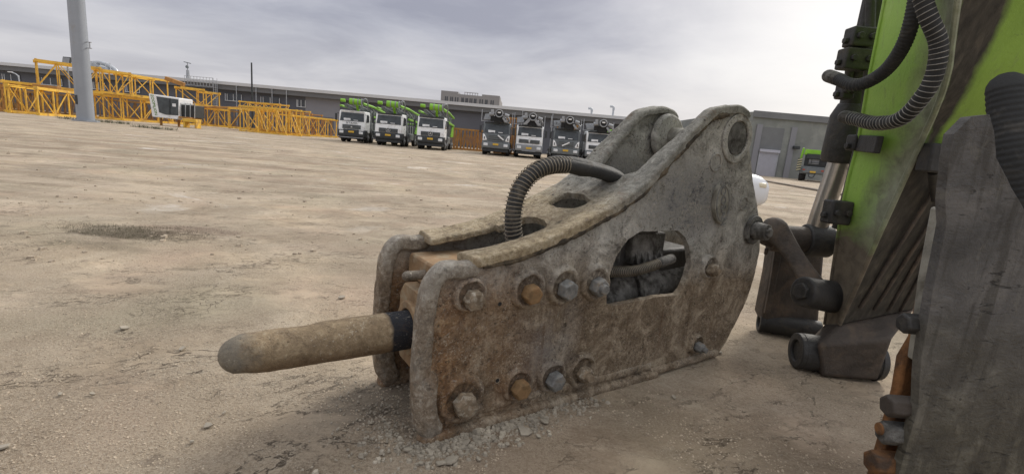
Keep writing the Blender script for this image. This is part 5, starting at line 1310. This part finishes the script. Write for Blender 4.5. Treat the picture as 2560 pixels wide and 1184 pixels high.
# kerb strip in front of the building
ka, kb = ground_at(1925, 456), ground_at(2060, 480)
d = (kb-ka).normalized(); a, b = ka-d*3, kb+d*30
o = MB().bar(a+V(0, 0, .05), b+V(0, 0, .05), .45, .12).build('kerb', mat('worn_kerb', (.20, .165, .13), .9, var=.3, vscale=2), bevel=.02); tag(o, kind='structure')

# ------------------------------------------------------------------ small green crane truck, far right
Y = 49; p = at(2030, 440, Y); CT = empty('crane_truck', (p.x, Y, 0), math.radians(-34), label='small green mobile crane seen from behind with striped outrigger boards by the grey building', cat='mobile crane')
MB().b2((-1.15, 0, .75), (1.15, 6, 1.5)).build('chassis', M['darkgrey'], CT, bevel=.05)
MB().b2((-.95, .3, 1.35), (1.0, 3.5, 2.64)).build('deck', M['dark'], CT, bevel=.05)
MB().box((-.1, .27, 2.0), (.9, .05, .5)).build('control_panel', M['midgrey'], CT, bevel=.02)
mb = MB(); mb.prism([V(-1.1, .2, 2.65), V(-1.0, .2, 3.2), V(1.0, .2, 3.15), V(1.15, .2, 2.8), V(1.1, .2, 2.65)], (0, 3, 0)); mb.build('superstructure', M['green'], CT, bevel=.06)
MB().b2((-.8, .0, 2.3), (1.0, .21, 2.75)).build('rear_opening', M['dark'], CT)
mb = MB(); mb.bar(V(-1.3, .4, 2.1), V(-1.2, .4, 3.3), .2); mb.build('boom', M['green'], CT, bevel=.03)
MB().b2((-.9, -.25, .85), (.9, .0, 1.3)).build('rear_bumper', M['darkgrey'], CT, bevel=.03)
MB().box((0, -.28, .98), (.5, .03, .16)).build('number_plate', M['plate'], CT)
for s in (-1, 1):
    ob = MB().box((s*1.3, -.1, 1.6), (.38, .06, 1.3)).build('outrigger_board', M['dark'], CT)
    mb = MB()
    for k in range(5): mb.prism([V(s*1.3-.19, -.14, 1.0+k*.25), V(s*1.3+.19, -.14, 1.12+k*.25), V(s*1.3+.19, -.14, 1.24+k*.25), V(s*1.3-.19, -.14, 1.12+k*.25)], (0, .008, 0))
    mb.build('stripe', mat('hazard_cream', (.45, .43, .28), .6), ob)
    for y in (.8, 4.8): wheel(CT, s*1.2, y, .55, .35)
    MB().box((s*.8, -.27, 1.15), (.22, .04, .12)).build('tail_lamp', mat('tail_red', (.4, .06, .03), .4), CT)
mb = MB()
for xx in (-.9, -.3, .4, 1.0): mb.bar(V(xx, .1, 1.3), V(xx, .1, 2.4), .05)
mb.bar(V(-.9, .1, 1.9), V(1.0, .1, 1.9), .05)
mb.build('hand_rail', M['dark'], CT); mb = MB(); mb.tube(spline([V(-.3, -.2, .9), V(-.25, -.35, .5), V(.1, -.35, .45), V(.25, -.2, .9)], 4), .05, 8); mb.build('tow_hook', M['dark'], CT)

# ------------------------------------------------------------------ white car behind the breaker
Yc = 9.4
pc = at(1912, 470, Yc)
CAR = empty('parked_car', (pc.x-.74, Yc-.1, 0), math.radians(2), label='white parked car mostly hidden behind the breaker, only its rounded rear corner showing', cat='car')
def carbody():
    # lofted body: rings along y, rear at y=0
    rings = []
    secs = [(0.0, .72, .42, .80), (.08, .84, .34, .93), (.3, .90, .30, .99), (.8, .92, .28, 1.0), (1.6, .925, .27, .98), (3.0, .925, .27, .96), (3.8, .91, .28, .90), (4.3, .86, .30, .80), (4.5, .72, .36, .66)]
    mb = MB(); n = 20
    for (y, hw, z0, z1) in secs:
        for k in range(n):
            a = 2*math.pi*(k+.5)/n; ca, sa = math.cos(a), math.sin(a)
            x = hw*math.copysign(abs(ca)**.45, ca); z = (z0+z1)/2+(z1-z0)/2*math.copysign(abs(sa)**.55, sa)
            mb.v.append((x, y, z))
    for i in range(len(secs)-1):
        for k in range(n): mb.face([i*n+k, i*n+(k+1) % n, (i+1)*n+(k+1) % n, (i+1)*n+k])
    mb.face(list(range(n))); mb.face([(len(secs)-1)*n+k for k in range(n)]); return mb
carw = mat('white_car_paint', (.70, .71, .72), .25, var=.03)
carbody().build('body', carw, CAR, smooth=50)
mb = MB(); mb.prism([V(-.70, y, z) for y, z in ((.75, .96), (1.15, 1.36), (1.6, 1.45), (2.5, 1.44), (3.2, .96))], (1.40, 0, 0)); mb.build('cabin', M['glass'], CAR, bevel=.08, seg=3)
MB().prism([V(-.62, y, z) for y, z in ((1.2, 1.44), (1.6, 1.475), (2.45, 1.465), (2.6, 1.44))], (1.24, 0, 0)).build('roof', carw, CAR, bevel=.01)
for s in (-1, 1):
    for y in (.85, 3.6): wheel(CAR, s*.93, y, .32, .22)
    MB().box((s*.66, .05, .78), (.16, .12, .10)).build('rear_lamp', mat('cream_lamp', (.72, .66, .5), .3), CAR, bevel=.03)
